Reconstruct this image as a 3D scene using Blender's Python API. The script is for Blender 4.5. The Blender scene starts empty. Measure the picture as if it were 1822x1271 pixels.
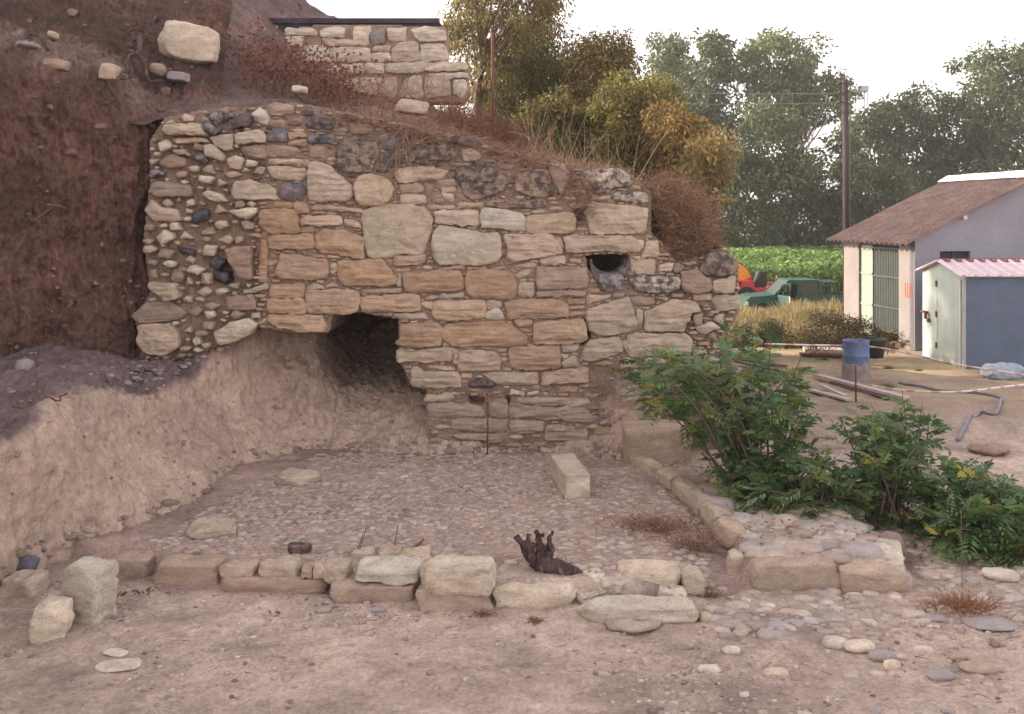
import bpy, math, random
import numpy as np
from mathutils import Vector, Euler, Matrix
random.seed(7); RS = np.random.RandomState(11)
D2R = math.radians
scene = bpy.context.scene
# ------------------------------------------------------------------ camera, sky, sun, exposure
F, CX, HY, HC = 1730.0, 911.0, 385.0, 3.2        # focal length, centre column, horizon row (photo pixels), eye height
cam_d = bpy.data.cameras.new('camera'); cam = bpy.data.objects.new('camera', cam_d)
scene.collection.objects.link(cam)
cam.location = (0, 0, HC); cam.rotation_euler = (D2R(90), 0, 0)
cam_d.sensor_fit = 'HORIZONTAL'; cam_d.sensor_width = 36
cam_d.lens = 36 * F / 1822; cam_d.shift_y = -(635.5 - HY) / 1822
cam_d.clip_start = 0.05; cam_d.clip_end = 5000
scene.camera = cam
SUN_EL, SUN_AZ = D2R(24), D2R(16)                # sun from the left, a little behind the wall
sdir = Vector((-math.cos(SUN_AZ) * math.cos(SUN_EL), math.sin(SUN_AZ) * math.cos(SUN_EL), math.sin(SUN_EL)))
world = bpy.data.worlds.new('World'); scene.world = world; world.use_nodes = True
wn = world.node_tree.nodes; wl = world.node_tree.links; wn.clear()
sky = wn.new('ShaderNodeTexSky'); sky.sky_type = 'NISHITA'; sky.sun_disc = False
sky.sun_elevation = SUN_EL; sky.sun_rotation = math.atan2(sdir.x, sdir.y)
sky.air_density = 1.0; sky.dust_density = 1.5; sky.ozone_density = 1.0; sky.altitude = 100
hsv = wn.new('ShaderNodeHueSaturation'); hsv.inputs['Saturation'].default_value = 0.22
tint = wn.new('ShaderNodeMix'); tint.data_type = 'RGBA'; tint.blend_type = 'MULTIPLY'
tint.inputs[0].default_value = 1.0; tint.inputs[7].default_value = (1.0, 0.90, 0.88, 1)
bg = wn.new('ShaderNodeBackground'); bg.inputs[1].default_value = 0.15
wo = wn.new('ShaderNodeOutputWorld')
wl.new(sky.outputs[0], hsv.inputs['Color']); wl.new(hsv.outputs[0], tint.inputs[6])
wl.new(tint.outputs[2], bg.inputs[0]); wl.new(bg.outputs[0], wo.inputs[0])
sun_d = bpy.data.lights.new('sun', 'SUN'); sun_d.energy = 2.6; sun_d.angle = D2R(1.0); sun_d.color = (1.0, 0.86, 0.66)
sun = bpy.data.objects.new('sun', sun_d); scene.collection.objects.link(sun)
sun.rotation_euler = sdir.to_track_quat('Z', 'Y').to_euler(); sun.location = (-20, 10, 30)
scene.view_settings.view_transform = 'Standard'; scene.view_settings.look = 'None'
scene.view_settings.gamma = 1; scene.view_settings.use_curve_mapping = False
scene.view_settings.exposure = 1.80
scene.cycles.max_bounces = 5; scene.cycles.diffuse_bounces = 3; scene.cycles.transparent_max_bounces = 4
scene.cycles.volume_bounces = 0; scene.cycles.caustics_reflective = False; scene.cycles.caustics_refractive = False

# ------------------------------------------------------------------ noise
def _hash(ix, iy, iz, s):
    h = (ix * 374761393 + iy * 668265263 + iz * 2147483647 + s * 144665) & 0xffffffff
    h = ((h ^ (h >> 13)) * 1274126177) & 0xffffffff
    h = ((h ^ (h >> 15)) * 2246822519) & 0xffffffff
    return ((h ^ (h >> 16)) & 0xffffff) / float(0xffffff) * 2 - 1
def vnoise(P, s=0):
    P = np.asarray(P, float); i = np.floor(P).astype(np.int64); f = P - i; f = f * f * f * (f * (f * 6 - 15) + 10)
    r = 0
    for dx in (0, 1):
        wx = f[:, 0] if dx else 1 - f[:, 0]
        for dy in (0, 1):
            wy = f[:, 1] if dy else 1 - f[:, 1]
            for dz in (0, 1):
                wz = f[:, 2] if dz else 1 - f[:, 2]
                r = r + wx * wy * wz * _hash(i[:, 0] + dx, i[:, 1] + dy, i[:, 2] + dz, s)
    return r
def fbm(P, o=4, s=0, g=0.5):
    P = np.asarray(P, float); a = 1.0; r = 0; t = 0
    for k in range(o):
        r = r + a * vnoise(P, s + k * 17); t += a; a *= g; P = P * 2.03 + 11.7
    return r / t
def fb1(x, y, z, o=4, s=0): return float(fbm([[x, y, z]], o, s)[0])

# ------------------------------------------------------------------ pixel -> place helpers
def at(px, py, Y): return np.array([(px - CX) / F * Y, Y, HC + (HY - py) / F * Y])
def gnd(px, py, z=0.0):
    Y = (HC - z) * F / (py - HY); return np.array([(px - CX) / F * Y, Y, z])

# ------------------------------------------------------------------ materials
def mat(name, col=(.4, .4, .4), rough=.9, attr=False, n1=(6, .25), n2=(40, .15), bump=(30, .3, .01), metal=0, stretch=None,
        transl=0.0, dark=None, ramp=None, obj=True):
    m = bpy.data.materials.new(name); m.use_nodes = True
    N = m.node_tree.nodes; L = m.node_tree.links; N.clear()
    out = N.new('ShaderNodeOutputMaterial'); b = N.new('ShaderNodeBsdfPrincipled')
    b.inputs['Roughness'].default_value = rough; b.inputs['Metallic'].default_value = metal
    b.inputs['Specular IOR Level'].default_value = 0.2 if rough > .7 else .5
    geo = N.new('ShaderNodeNewGeometry'); vec = geo.outputs['Position']
    if stretch:
        mp = N.new('ShaderNodeMapping'); mp.inputs['Scale'].default_value = stretch
        L.new(vec, mp.inputs[0]); vec = mp.outputs[0]
    if attr:
        a = N.new('ShaderNodeAttribute'); a.attribute_name = 'col'; c = a.outputs['Color']
    else:
        r = N.new('ShaderNodeRGB'); r.outputs[0].default_value = (*col, 1); c = r.outputs[0]
    def nz(scale, detail=5, rg=.6):
        n = N.new('ShaderNodeTexNoise'); n.inputs['Scale'].default_value = scale; n.inputs['Detail'].default_value = detail
        n.inputs['Roughness'].default_value = rg; L.new(vec, n.inputs['Vector']); return n.outputs['Fac']
    def mulby(c, fac, amt):
        mr = N.new('ShaderNodeMapRange'); mr.inputs[1].default_value = .3; mr.inputs[2].default_value = .7
        mr.inputs[3].default_value = 1 - amt; mr.inputs[4].default_value = 1 + amt; L.new(fac, mr.inputs[0])
        mx = N.new('ShaderNodeMix'); mx.data_type = 'RGBA'; mx.blend_type = 'MULTIPLY'; mx.inputs[0].default_value = 1
        L.new(c, mx.inputs[6]); L.new(mr.outputs[0], mx.inputs[7]); return mx.outputs[2]
    if n1: c = mulby(c, nz(n1[0]), n1[1])
    if n2: c = mulby(c, nz(n2[0], 4, .7), n2[1])
    for spec in (dark if isinstance(dark, list) else [dark] if dark else []):
        sc, lo, hi, dc, am = spec           # blotches of another colour
        fac = nz(sc, 6, .65); mr = N.new('ShaderNodeMapRange'); mr.inputs[1].default_value = lo; mr.inputs[2].default_value = hi
        mr.inputs[3].default_value = 0; mr.inputs[4].default_value = am; L.new(fac, mr.inputs[0])
        mx = N.new('ShaderNodeMix'); mx.data_type = 'RGBA'; L.new(mr.outputs[0], mx.inputs[0]); L.new(c, mx.inputs[6])
        mx.inputs[7].default_value = (*dc, 1); c = mx.outputs[2]
    L.new(c, b.inputs['Base Color'])
    if bump:
        bp = N.new('ShaderNodeBump'); bp.inputs['Strength'].default_value = bump[1]; bp.inputs['Distance'].default_value = bump[2]
        L.new(nz(bump[0], 6, .65), bp.inputs['Height']); L.new(bp.outputs[0], b.inputs['Normal'])
    sh = b.outputs[0]
    if transl:
        t = N.new('ShaderNodeBsdfTranslucent'); L.new(c, t.inputs[0]); mx = N.new('ShaderNodeMixShader')
        mx.inputs[0].default_value = transl; L.new(sh, mx.inputs[1]); L.new(t.outputs[0], mx.inputs[2]); sh = mx.outputs[0]
    L.new(sh, out.inputs[0]); return m
M = {}
M['dirt'] = mat('dirt', attr=True, n1=(2.3, .16), n2=(26, .28), bump=(30, 1.0, .03),
                dark=[(9, .56, .72, (.24, .165, .145), .7), (70, .60, .70, (.13, .09, .085), .7), (45, .62, .74, (.62, .53, .44), .5)])
M['bank'] = mat('bank_soil', attr=True, n1=(2.2, .16), n2=(22, .2), bump=(26, .8, .035), stretch=(1, 1, .45),
                dark=[(14, .58, .72, (.22, .15, .13), .6), (60, .60, .68, (.14, .10, .09), .8)])
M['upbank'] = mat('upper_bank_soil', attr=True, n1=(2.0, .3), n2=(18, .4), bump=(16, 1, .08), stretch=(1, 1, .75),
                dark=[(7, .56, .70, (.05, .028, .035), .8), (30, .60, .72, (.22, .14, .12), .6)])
M['core'] = mat('mortar_and_earth', (.30, .208, .158), n1=(3, .3), n2=(45, .35), bump=(35, .9, .03),
                dark=[(12, .52, .66, (.12, .08, .07), .7), (55, .58, .66, (.5, .4, .3), .7)])
M['stone'] = mat('rough_limestone', attr=True, n1=(5, .2), n2=(42, .22), bump=(38, .85, .022), stretch=(1, 1, 2.4),
                dark=[(6, .50, .72, (.33, .215, .15), .6), (16, .60, .70, (.17, .125, .115), .6), (60, .60, .70, (.20, .14, .12), .5)])
M['lichen'] = mat('lichened_stone', attr=True, n1=(8, .3), n2=(50, .3), bump=(45, .8, .02),
                dark=[(10, .44, .56, (.06, .05, .055), .85), (60, .6, .7, (.45, .42, .38), .6)])
M['cobble'] = mat('river_cobble', attr=True, n1=(9, .15), n2=(60, .2), bump=(60, .5, .008), dark=[(5, .48, .62, (.36, .275, .23), .7)])
M['leaf'] = mat('leaf', attr=True, n1=None, n2=None, bump=None, rough=.65, transl=.35)
M['dry'] = mat('dry_stalk', attr=True, n1=None, n2=None, bump=None, rough=.85, transl=.2)
M['bark'] = mat('bark', (.16, .11, .09), n1=(8, .3), n2=(50, .3), bump=(40, .8, .02), stretch=(1, 1, .3))
M['root'] = mat('dead_root', (.085, .052, .048), n1=(10, .4), n2=(60, .4), bump=(50, 1, .02), stretch=(1, 1, .4), dark=[(18, .55, .66, (.34, .26, .22), .7)])
M['plaster'] = mat('barn_plaster', (.25, .22, .21), n1=(1.5, .12), n2=(14, .1), bump=(60, .3, .004), dark=[(3, .58, .8, (.22, .19, .2), .5)])
M['gable'] = mat('gable_shade_grey', (.27, .27, .31), n1=(1.2, .12), n2=(10, .08), bump=(60, .3, .004))  # barn wall again, with the gable's blue-grey shade put into the colour
M['roofing'] = mat('rusty_roof_sheet', (.29, .195, .165), rough=.8, n1=(2, .25), n2=(16, .25), bump=(60, .2, .003), dark=[(4, .55, .75, (.40, .31, .29), .6)])
M['ridge'] = mat('white_ridge_sheet', (.68, .66, .64), rough=.6, n1=(4, .15), bump=None)
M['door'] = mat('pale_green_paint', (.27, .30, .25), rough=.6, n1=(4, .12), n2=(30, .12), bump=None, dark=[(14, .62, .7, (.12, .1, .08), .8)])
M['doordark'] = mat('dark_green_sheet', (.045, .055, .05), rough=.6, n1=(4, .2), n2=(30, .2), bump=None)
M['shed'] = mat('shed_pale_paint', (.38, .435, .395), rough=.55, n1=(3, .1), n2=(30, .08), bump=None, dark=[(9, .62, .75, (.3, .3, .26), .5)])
M['shedside'] = mat('shed_shaded_side', (.10, .135, .20), rough=.6, n1=(3, .12), n2=(30, .1), bump=None)  # shed side away from the sun, its shade put into a darker colour
M['shedroof'] = mat('shed_roof_sheet', (.62, .50, .53), rough=.5, n1=(5, .15), bump=None)
M['shedrib'] = mat('shed_roof_red', (.26, .08, .10), rough=.6, n1=(5, .15), bump=None)
M['blue'] = mat('blue_drum_paint', (.10, .15, .30), rough=.5, n1=(6, .2), n2=(40, .2), bump=None, dark=[(8, .56, .62, (.30, .2, .16), .8)])
M['concrete'] = mat('dried_concrete', (.25, .205, .195), n1=(8, .25), n2=(50, .2), bump=(40, .6, .01))
M['black'] = mat('black_plastic', (.02, .02, .024), rough=.5, n1=None, n2=None, bump=None)
M['timber'] = mat('pale_board', (.48, .40, .37), rough=.8, n1=(4, .2), n2=(60, .2), bump=(80, .4, .003))
M['timberd'] = mat('dark_board', (.18, .12, .12), rough=.85, n1=(4, .2), n2=(60, .2), bump=(80, .4, .003))
M['hose'] = mat('grey_hose', (.20, .18, .21), rough=.55, n1=(6, .2), bump=None)
M['tape'] = mat('barrier_tape', attr=True, rough=.5, n1=None, n2=None, bump=None)
M['rust'] = mat('rusty_iron', (.14, .06, .045), rough=.8, n1=(30, .3), bump=None)
M['pole'] = mat('dark_pole', (.055, .035, .04), rough=.8, n1=(4, .25), n2=(40, .2), bump=(30, .3, .01), stretch=(1, 1, .2))
M['teal'] = mat('teal_car_paint', (.016, .070, .058), rough=.5, n1=(2, .1), n2=None, bump=None)
M['glass'] = mat('car_glass', (.05, .065, .06), rough=.35, n1=None, n2=None, bump=None)
M['inside'] = mat('dark_cabin', (.012, .014, .02), rough=.7, n1=None, n2=None, bump=None)
M['tyre'] = mat('tyre_rubber', (.03, .028, .03), rough=.9, n1=(9, .2), bump=None)
M['rim'] = mat('wheel_rim', (.35, .33, .32), rough=.5, n1=None, n2=None, bump=None)
M['red'] = mat('red_paint', (.55, .05, .05), rough=.5, n1=(6, .15), n2=None, bump=None)
M['orange'] = mat('orange_paint', (.80, .30, .03), rough=.5, n1=(6, .12), n2=None, bump=None)
M['steel'] = mat('grey_steel', (.30, .32, .36), rough=.6, n1=None, n2=None, bump=None)
M['darkwall'] = mat('dark_building_wall', (.055, .045, .06), n1=(3, .3), n2=(20, .3), bump=(20, .4, .02))
M['hillmat'] = mat('far_hill', (.16, .17, .15), n1=(.02, .2), n2=(.2, .2), bump=None)
M['rendmark'] = mat('red_paint_mark', (.36, .11, .09), rough=.8, n1=(20, .3), n2=None, bump=None)
M['sack'] = mat('grey_sack', (.34, .38, .44), rough=.8, n1=(9, .2), bump=(20, .5, .02))

# ------------------------------------------------------------------ object helpers
COL = scene.collection
def tag(o, label=None, cat=None, group=None, kind=None):
    if label: o['label'] = label
    if cat: o['category'] = cat
    if group: o['group'] = group
    if kind: o['kind'] = kind
    return o
def empty(name, loc, label=None, cat=None, group=None):
    o = bpy.data.objects.new(name, None); COL.objects.link(o); o.location = loc; o.empty_display_size = .2
    return tag(o, label, cat, group)
def worigin(o):
    v = Vector((0, 0, 0))
    while o is not None: v = v + o.location; o = o.parent
    return np.array(v)
def build(name, V, Fc, m, parent=None, col=None, smooth=True, base=None):
    """V world-space vertices; Fc an (n,4)/(n,3) array or a list of faces; col per-vertex rgb."""
    V = np.asarray(V, float).reshape(-1, 3)
    me = bpy.data.meshes.new(name)
    if parent is not None: org = worigin(parent)
    else:
        lo, hi = V.min(0), V.max(0); org = np.array([(lo[0] + hi[0]) / 2, (lo[1] + hi[1]) / 2, lo[2]]) if base is None else np.array(base, float)
    L = V - org
    if isinstance(Fc, np.ndarray):
        k = Fc.shape[1]; n = len(Fc)
        me.vertices.add(len(L)); me.vertices.foreach_set('co', L.astype(np.float32).ravel())
        me.loops.add(n * k); me.loops.foreach_set('vertex_index', Fc.astype(np.int32).ravel())
        me.polygons.add(n); me.polygons.foreach_set('loop_start', (np.arange(n) * k).astype(np.int32))
        me.update(calc_edges=True)
    else:
        me.from_pydata([tuple(v) for v in L], [], [tuple(f) for f in Fc])
    if col is not None:
        a = me.color_attributes.new('col', 'FLOAT_COLOR', 'POINT')
        c = np.ones((len(L), 4), np.float32); c[:, :3] = np.asarray(col); a.data.foreach_set('color', c.ravel())
    me.materials.append(m if not isinstance(m, str) else M[m])
    if smooth: me.polygons.foreach_set('use_smooth', np.ones(len(me.polygons), bool))
    me.validate(); me.update()
    o = bpy.data.objects.new(name, me); COL.objects.link(o)
    if parent is not None: o.parent = parent
    else: o.location = org
    return o
class MB:
    """collects simple solids for one mesh"""
    def __init__(s): s.V = []; s.F = []; s.C = []
    def add(s, V, Fc, col=None):
        n = sum(len(v) for v in s.V); V = np.asarray(V, float).reshape(-1, 3); s.V.append(V)
        s.F += [tuple(int(i) + n for i in f) for f in Fc]
        if col is not None: s.C.append(np.tile(np.array(col, float), (len(V), 1)) if np.ndim(col) == 1 else np.asarray(col))
        return s
    def frame(s, Q, o, ux, uy, uz):
        Q = np.asarray(Q, float); return np.array(o) + Q[:, :1] * np.array(ux) + Q[:, 1:2] * np.array(uy) + Q[:, 2:3] * np.array(uz)
    def box(s, a, b, o=(0, 0, 0), ux=(1, 0, 0), uy=(0, 1, 0), uz=(0, 0, 1), col=None):
        x0, y0, z0 = a; x1, y1, z1 = b
        Q = [(x0, y0, z0), (x1, y0, z0), (x1, y1, z0), (x0, y1, z0), (x0, y0, z1), (x1, y0, z1), (x1, y1, z1), (x0, y1, z1)]
        return s.add(s.frame(Q, o, ux, uy, uz), [(0, 3, 2, 1), (4, 5, 6, 7), (0, 1, 5, 4), (1, 2, 6, 5), (2, 3, 7, 6), (3, 0, 4, 7)], col)
    def prism(s, poly, y0, y1, o=(0, 0, 0), ux=(1, 0, 0), uy=(0, 1, 0), uz=(0, 0, 1), col=None):
        n = len(poly); Q = [(x, y0, z) for x, z in poly] + [(x, y1, z) for x, z in poly]
        Fc = [tuple(range(n)), tuple(range(2 * n - 1, n - 1, -1))] + [(i, i + n, (i + 1) % n + n, (i + 1) % n) for i in range(n)]
        return s.add(s.frame(Q, o, ux, uy, uz), Fc, col)
    def tube(s, pts, r, k=8, col=None, cap=True):
        V, Fc = tube_arr(pts, r, k, cap); return s.add(V, Fc, col)
    def build(s, name, m, parent=None, smooth=False, bevel=0):
        o = build(name, np.vstack(s.V), s.F, m, parent, np.vstack(s.C) if s.C else None, smooth)
        if bevel:
            md = o.modifiers.new('bevel', 'BEVEL'); md.width = bevel; md.segments = 2; md.limit_method = 'ANGLE'
        return o
def tube_arr(pts, r, k=8, cap=True):
    P = np.asarray(pts, float); n = len(P); R = np.full(n, r) if np.ndim(r) == 0 else np.asarray(r, float)
    T = np.gradient(P, axis=0); T /= np.linalg.norm(T, axis=1)[:, None] + 1e-9
    up = np.array([0, 0, 1.0]) if abs(T[0, 2]) < .9 else np.array([1.0, 0, 0])
    V = []
    a = np.linspace(0, 2 * np.pi, k, endpoint=False)
    for i in range(n):
        u = np.cross(T[i], up); u /= np.linalg.norm(u) + 1e-9; w = np.cross(u, T[i]); up = w
        V.append(P[i] + R[i] * (np.cos(a)[:, None] * u + np.sin(a)[:, None] * w))
    V = np.vstack(V); Fc = []
    for i in range(n - 1):
        for j in range(k): Fc.append((i * k + j, i * k + (j + 1) % k, (i + 1) * k + (j + 1) % k, (i + 1) * k + j))
    if cap: Fc.append(tuple(range(k - 1, -1, -1))); Fc.append(tuple((n - 1) * k + j for j in range(k)))
    return V, Fc
def catmull(P, n):
    P = np.asarray(P, float); m = len(P) - 1; t = np.linspace(0, m, n); i = np.minimum(t.astype(int), m - 1); f = (t - i)[:, None]
    Q = np.vstack([2 * P[0] - P[1], P, 2 * P[-1] - P[-2]]); a, b, c, d = Q[i], Q[i + 1], Q[i + 2], Q[i + 3]
    return .5 * (2 * b + (c - a) * f + (2 * a - 5 * b + 4 * c - d) * f ** 2 + (3 * b - a - 3 * c + d) * f ** 3)
def gridF(nr, nc):
    i = np.arange(nr - 1)[:, None] * nc + np.arange(nc - 1)[None]; i = i.ravel()
    return np.stack([i, i + 1, i + nc + 1, i + nc], 1)
def sstep(x, a, b): t = np.clip((x - a) / (b - a), 0, 1); return t * t * (3 - 2 * t)

PAL = dict(p=(.52, .415, .32), w=(.60, .52, .42), t=(.45, .31, .21), m=(.38, .285, .225), g=(.115, .115, .14), l=(.30, .265, .26), d=(.17, .13, .12), o=(.48, .30, .17))
def shade(c, v=.10):
    c = np.array(PAL[c] if isinstance(c, str) else c); c = c * (1 + RS.uniform(-v, v)) ; k = RS.uniform(-.035, .035); return np.clip(c * np.array([1 + k, 1, 1 - 1.3 * k]), 0, 1)

# ------------------------------------------------------------------ ground
def ground_z(X, Y):
    X = np.asarray(X, float); Y = np.asarray(Y, float); z = np.zeros(np.broadcast(X, Y).shape)
    curb = np.interp(X, [-5, -3.66, -3.13, -1.97, -.8, -.14, .6, 1.5], [9.2, 9.0, 8.60, 8.47, 8.2, 8.05, 8.1, 8.0])
    inner = sstep(Y, curb, curb + .10) * (1 - sstep(X, .9, 1.7)) + sstep(Y, curb + .1, curb + 1.6) * sstep(X, .9, 1.7)
    z = z + .15 * inner * (1 - sstep(X, 1.6, 2.4))
    # raised cobbled platform on the right
    le = np.interp(Y, [8.3, 9.6, 11, 12.2], [2.02, 2.12, 1.86, 1.5])
    plat = sstep(X, le - .06, le + .06) * (1 - sstep(X, 3.35, 3.6)) * sstep(Y, 8.42, 8.5) * (1 - sstep(Y, 12.0, 14))
    z = z * (1 - plat) + .21 * plat
    far = sstep(Y, 14, 21) * sstep(X, 2, 6)
    z = z - .4 * far - .45 * sstep(Y, 30, 37)
    z = z + .22 * np.exp(-((X - 8.6) / 1.6) ** 2 - ((Y - 16.4) / .5) ** 2) + .15 * np.exp(-((X - 7.2) / 2.4) ** 2 - ((Y - 14.7) / .5) ** 2)
    return z
xs = np.concatenate([np.linspace(-900, -60, 10), np.linspace(-50, -8, 20), np.arange(-7.5, 8.5, .04), np.linspace(9, 30, 60), np.linspace(33, 80, 14), np.linspace(100, 900, 10)])
ys = np.concatenate([np.linspace(-60, 3, 12), np.arange(4, 14, .04), np.linspace(14.2, 40, 90), np.linspace(42, 120, 26), np.linspace(150, 2500, 14)])
XX, YY = np.meshgrid(xs, ys)
P = np.stack([XX.ravel(), YY.ravel(), np.zeros(XX.size)], 1)
zz = ground_z(P[:, 0], P[:, 1])
nearm = (1 - sstep(P[:, 1], 30, 45))
zz += (.045 * fbm(P * [.9, 1.3, 1], 4, 3) + .028 * fbm(P * [4, 6, 1], 4, 5) + .016 * fbm(P * [16, 20, 1], 3, 8)) * nearm
P[:, 2] = zz
n = fbm(P * [.5, .8, 1], 4, 21)[:, None]; n2 = fbm(P * [2.5, 3.5, 1], 3, 31)[:, None]
n3 = fbm(P * [9, 12, 1], 3, 33)[:, None]; c = np.array([.455, .35, .288]) * (1 + .34 * n + .34 * n2 + .24 * n3)
c = np.where(((P[:, 1] > 8.3) & (P[:, 0] < 2.2))[:, None], c * [.84, .80, .82], c)       # trodden pinkish earth inside the room
stw = sstep(P[:, 1], 13.5, 17)[:, None]
c = c * (1 - stw) + stw * np.array([.36, .265, .20]) * (1 + .3 * n + .15 * n2)
straw = (sstep(P[:, 1], 17, 20) * (1 - sstep(P[:, 1], 60, 90)))[:, None] * np.clip(.5 + 1.5 * n, 0, 1)
c = c * (1 - straw) + straw * np.array([.42, .33, .19])
c = np.where(P[:, 1:2] > 44, np.array([.10, .10, .05]), c)
ground = build('ground', P, gridF(len(ys), len(xs)), 'dirt', col=np.clip(c, .02, 1), base=(0, 0, 0)); tag(ground, kind='structure')

def GZ(x, y): return float(ground_z(np.array([x]), np.array([y]))[0])
# ------------------------------------------------------------------ lofted earth
def loft(name, cols, nr, nc, m, amp, colr, seed=0, groove=0.0, label=None, freq=1.0, flat=0, colf=None):
    """cols: list of columns, each a list of (px, py, depth) control points of equal length"""
    C = np.array([[at(*q) for q in c_] for c_ in cols])            # ncol, nrow, 3
    A = np.array([catmull(c_, nr) for c_ in C])                    # ncol, nr, 3
    G = np.array([catmull(A[:, j], nc) for j in range(nr)])        # nr, nc, 3
    du = np.gradient(G, axis=1); dv = np.gradient(G, axis=0); N = np.cross(du, dv); N /= np.linalg.norm(N, axis=2)[..., None] + 1e-9
    s = np.sign(N[..., 1].mean()); N = -N * s if s > 0 else N
    V = G.reshape(-1, 3); N = N.reshape(-1, 3)
    d = amp * (.8 * fbm(V * 1.1 * freq, 4, seed) + .6 * fbm(V * 4.2 * freq, 4, seed + 3) + .16 * (1 - 2 * np.abs(fbm(V * 8 * freq, 3, seed + 5))) + .30 * fbm(V * [20, 20, 11], 4, seed + 6))
    if groove: d += groove * (np.abs(fbm(V * [7, 7, 1.3], 3, seed + 9)) * 2 - .6) + groove * .6 * fbm(V * [3, 3, .7], 2, seed + 12)
    V = V + N * d[:, None]
    n = fbm(V * 1.3, 4, seed + 40)[:, None]; n2 = fbm(V * 6, 3, seed + 50)[:, None]
    c = np.array(colr) * (1 + .25 * n + .2 * n2)
    if colf: c = colf(np.repeat(np.linspace(0, 1, nr), nc), V, c)
    o = build(name, V, gridF(nr, nc), m, col=np.clip(c, .01, 1)); tag(o, kind='structure'); return o
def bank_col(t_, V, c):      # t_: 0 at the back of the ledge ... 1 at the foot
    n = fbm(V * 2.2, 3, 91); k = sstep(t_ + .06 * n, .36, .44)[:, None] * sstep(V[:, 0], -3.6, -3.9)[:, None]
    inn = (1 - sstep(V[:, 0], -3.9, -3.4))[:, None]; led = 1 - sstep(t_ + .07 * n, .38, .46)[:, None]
    cave_shade = (sstep(V[:, 0], -3.6, -3.1) * (1 - sstep(t_ + .08 * n, .42, .62)))[:, None]  # shade of the hollow under the wall, darkened into the soil colour
    c = c * (1 - led * inn) + led * inn * np.array([.17, .122, .118]) * (1 + .35 * n[:, None]); return c * (1 - .45 * cave_shade)
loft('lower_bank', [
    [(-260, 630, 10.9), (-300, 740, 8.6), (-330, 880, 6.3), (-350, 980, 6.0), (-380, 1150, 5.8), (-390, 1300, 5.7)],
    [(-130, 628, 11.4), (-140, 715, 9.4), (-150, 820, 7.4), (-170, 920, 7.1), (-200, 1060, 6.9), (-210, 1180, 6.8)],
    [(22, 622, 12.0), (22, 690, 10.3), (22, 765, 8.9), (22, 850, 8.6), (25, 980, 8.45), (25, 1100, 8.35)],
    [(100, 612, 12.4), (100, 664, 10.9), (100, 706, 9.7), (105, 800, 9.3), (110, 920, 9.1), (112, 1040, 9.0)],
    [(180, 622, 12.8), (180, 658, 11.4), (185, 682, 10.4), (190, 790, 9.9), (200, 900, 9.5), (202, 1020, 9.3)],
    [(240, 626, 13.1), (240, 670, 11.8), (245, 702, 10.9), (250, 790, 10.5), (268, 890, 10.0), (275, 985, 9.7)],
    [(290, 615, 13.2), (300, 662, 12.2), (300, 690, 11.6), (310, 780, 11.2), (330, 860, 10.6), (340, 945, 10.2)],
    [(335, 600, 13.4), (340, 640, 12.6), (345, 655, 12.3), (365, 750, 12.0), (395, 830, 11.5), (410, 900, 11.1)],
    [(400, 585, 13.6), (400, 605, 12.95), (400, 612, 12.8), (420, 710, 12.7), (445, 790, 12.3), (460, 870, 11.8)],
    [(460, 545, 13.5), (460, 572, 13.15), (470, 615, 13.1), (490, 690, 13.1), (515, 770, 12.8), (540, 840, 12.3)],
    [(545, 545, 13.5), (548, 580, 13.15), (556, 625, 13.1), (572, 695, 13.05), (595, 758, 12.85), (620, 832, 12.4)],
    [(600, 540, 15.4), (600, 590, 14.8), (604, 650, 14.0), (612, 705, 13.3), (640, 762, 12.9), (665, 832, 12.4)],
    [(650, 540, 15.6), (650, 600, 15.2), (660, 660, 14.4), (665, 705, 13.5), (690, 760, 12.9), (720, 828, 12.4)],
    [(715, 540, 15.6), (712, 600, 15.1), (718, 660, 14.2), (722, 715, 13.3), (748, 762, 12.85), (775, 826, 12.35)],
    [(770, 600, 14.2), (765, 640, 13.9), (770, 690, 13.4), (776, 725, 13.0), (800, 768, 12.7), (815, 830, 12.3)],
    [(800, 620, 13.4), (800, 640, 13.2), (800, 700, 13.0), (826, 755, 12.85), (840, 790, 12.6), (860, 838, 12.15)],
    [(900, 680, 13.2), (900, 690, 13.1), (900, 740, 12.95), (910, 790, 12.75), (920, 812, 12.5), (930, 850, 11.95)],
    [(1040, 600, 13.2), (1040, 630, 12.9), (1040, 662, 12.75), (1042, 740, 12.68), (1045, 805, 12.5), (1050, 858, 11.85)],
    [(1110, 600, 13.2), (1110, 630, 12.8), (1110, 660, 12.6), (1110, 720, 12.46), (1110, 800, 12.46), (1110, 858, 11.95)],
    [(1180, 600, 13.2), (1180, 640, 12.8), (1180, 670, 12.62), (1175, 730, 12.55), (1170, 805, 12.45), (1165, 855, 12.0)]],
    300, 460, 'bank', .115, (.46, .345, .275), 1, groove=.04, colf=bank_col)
def band_col(t_, V, c):
    u = t_ + .035 * fbm(V * 1.6, 4, 95); b = (sstep(u, .40, .45) * (1 - sstep(u, .49, .56)))[:, None]; d = (sstep(u, .20, .27) * (1 - sstep(u, .38, .42)))[:, None]
    c = c * (1 - .35 * d); return c * (1 - .75 * b) + .75 * b * np.array([.27, .19, .165]) * (1 + .3 * fbm(V * 9, 3, 96)[:, None])
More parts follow.
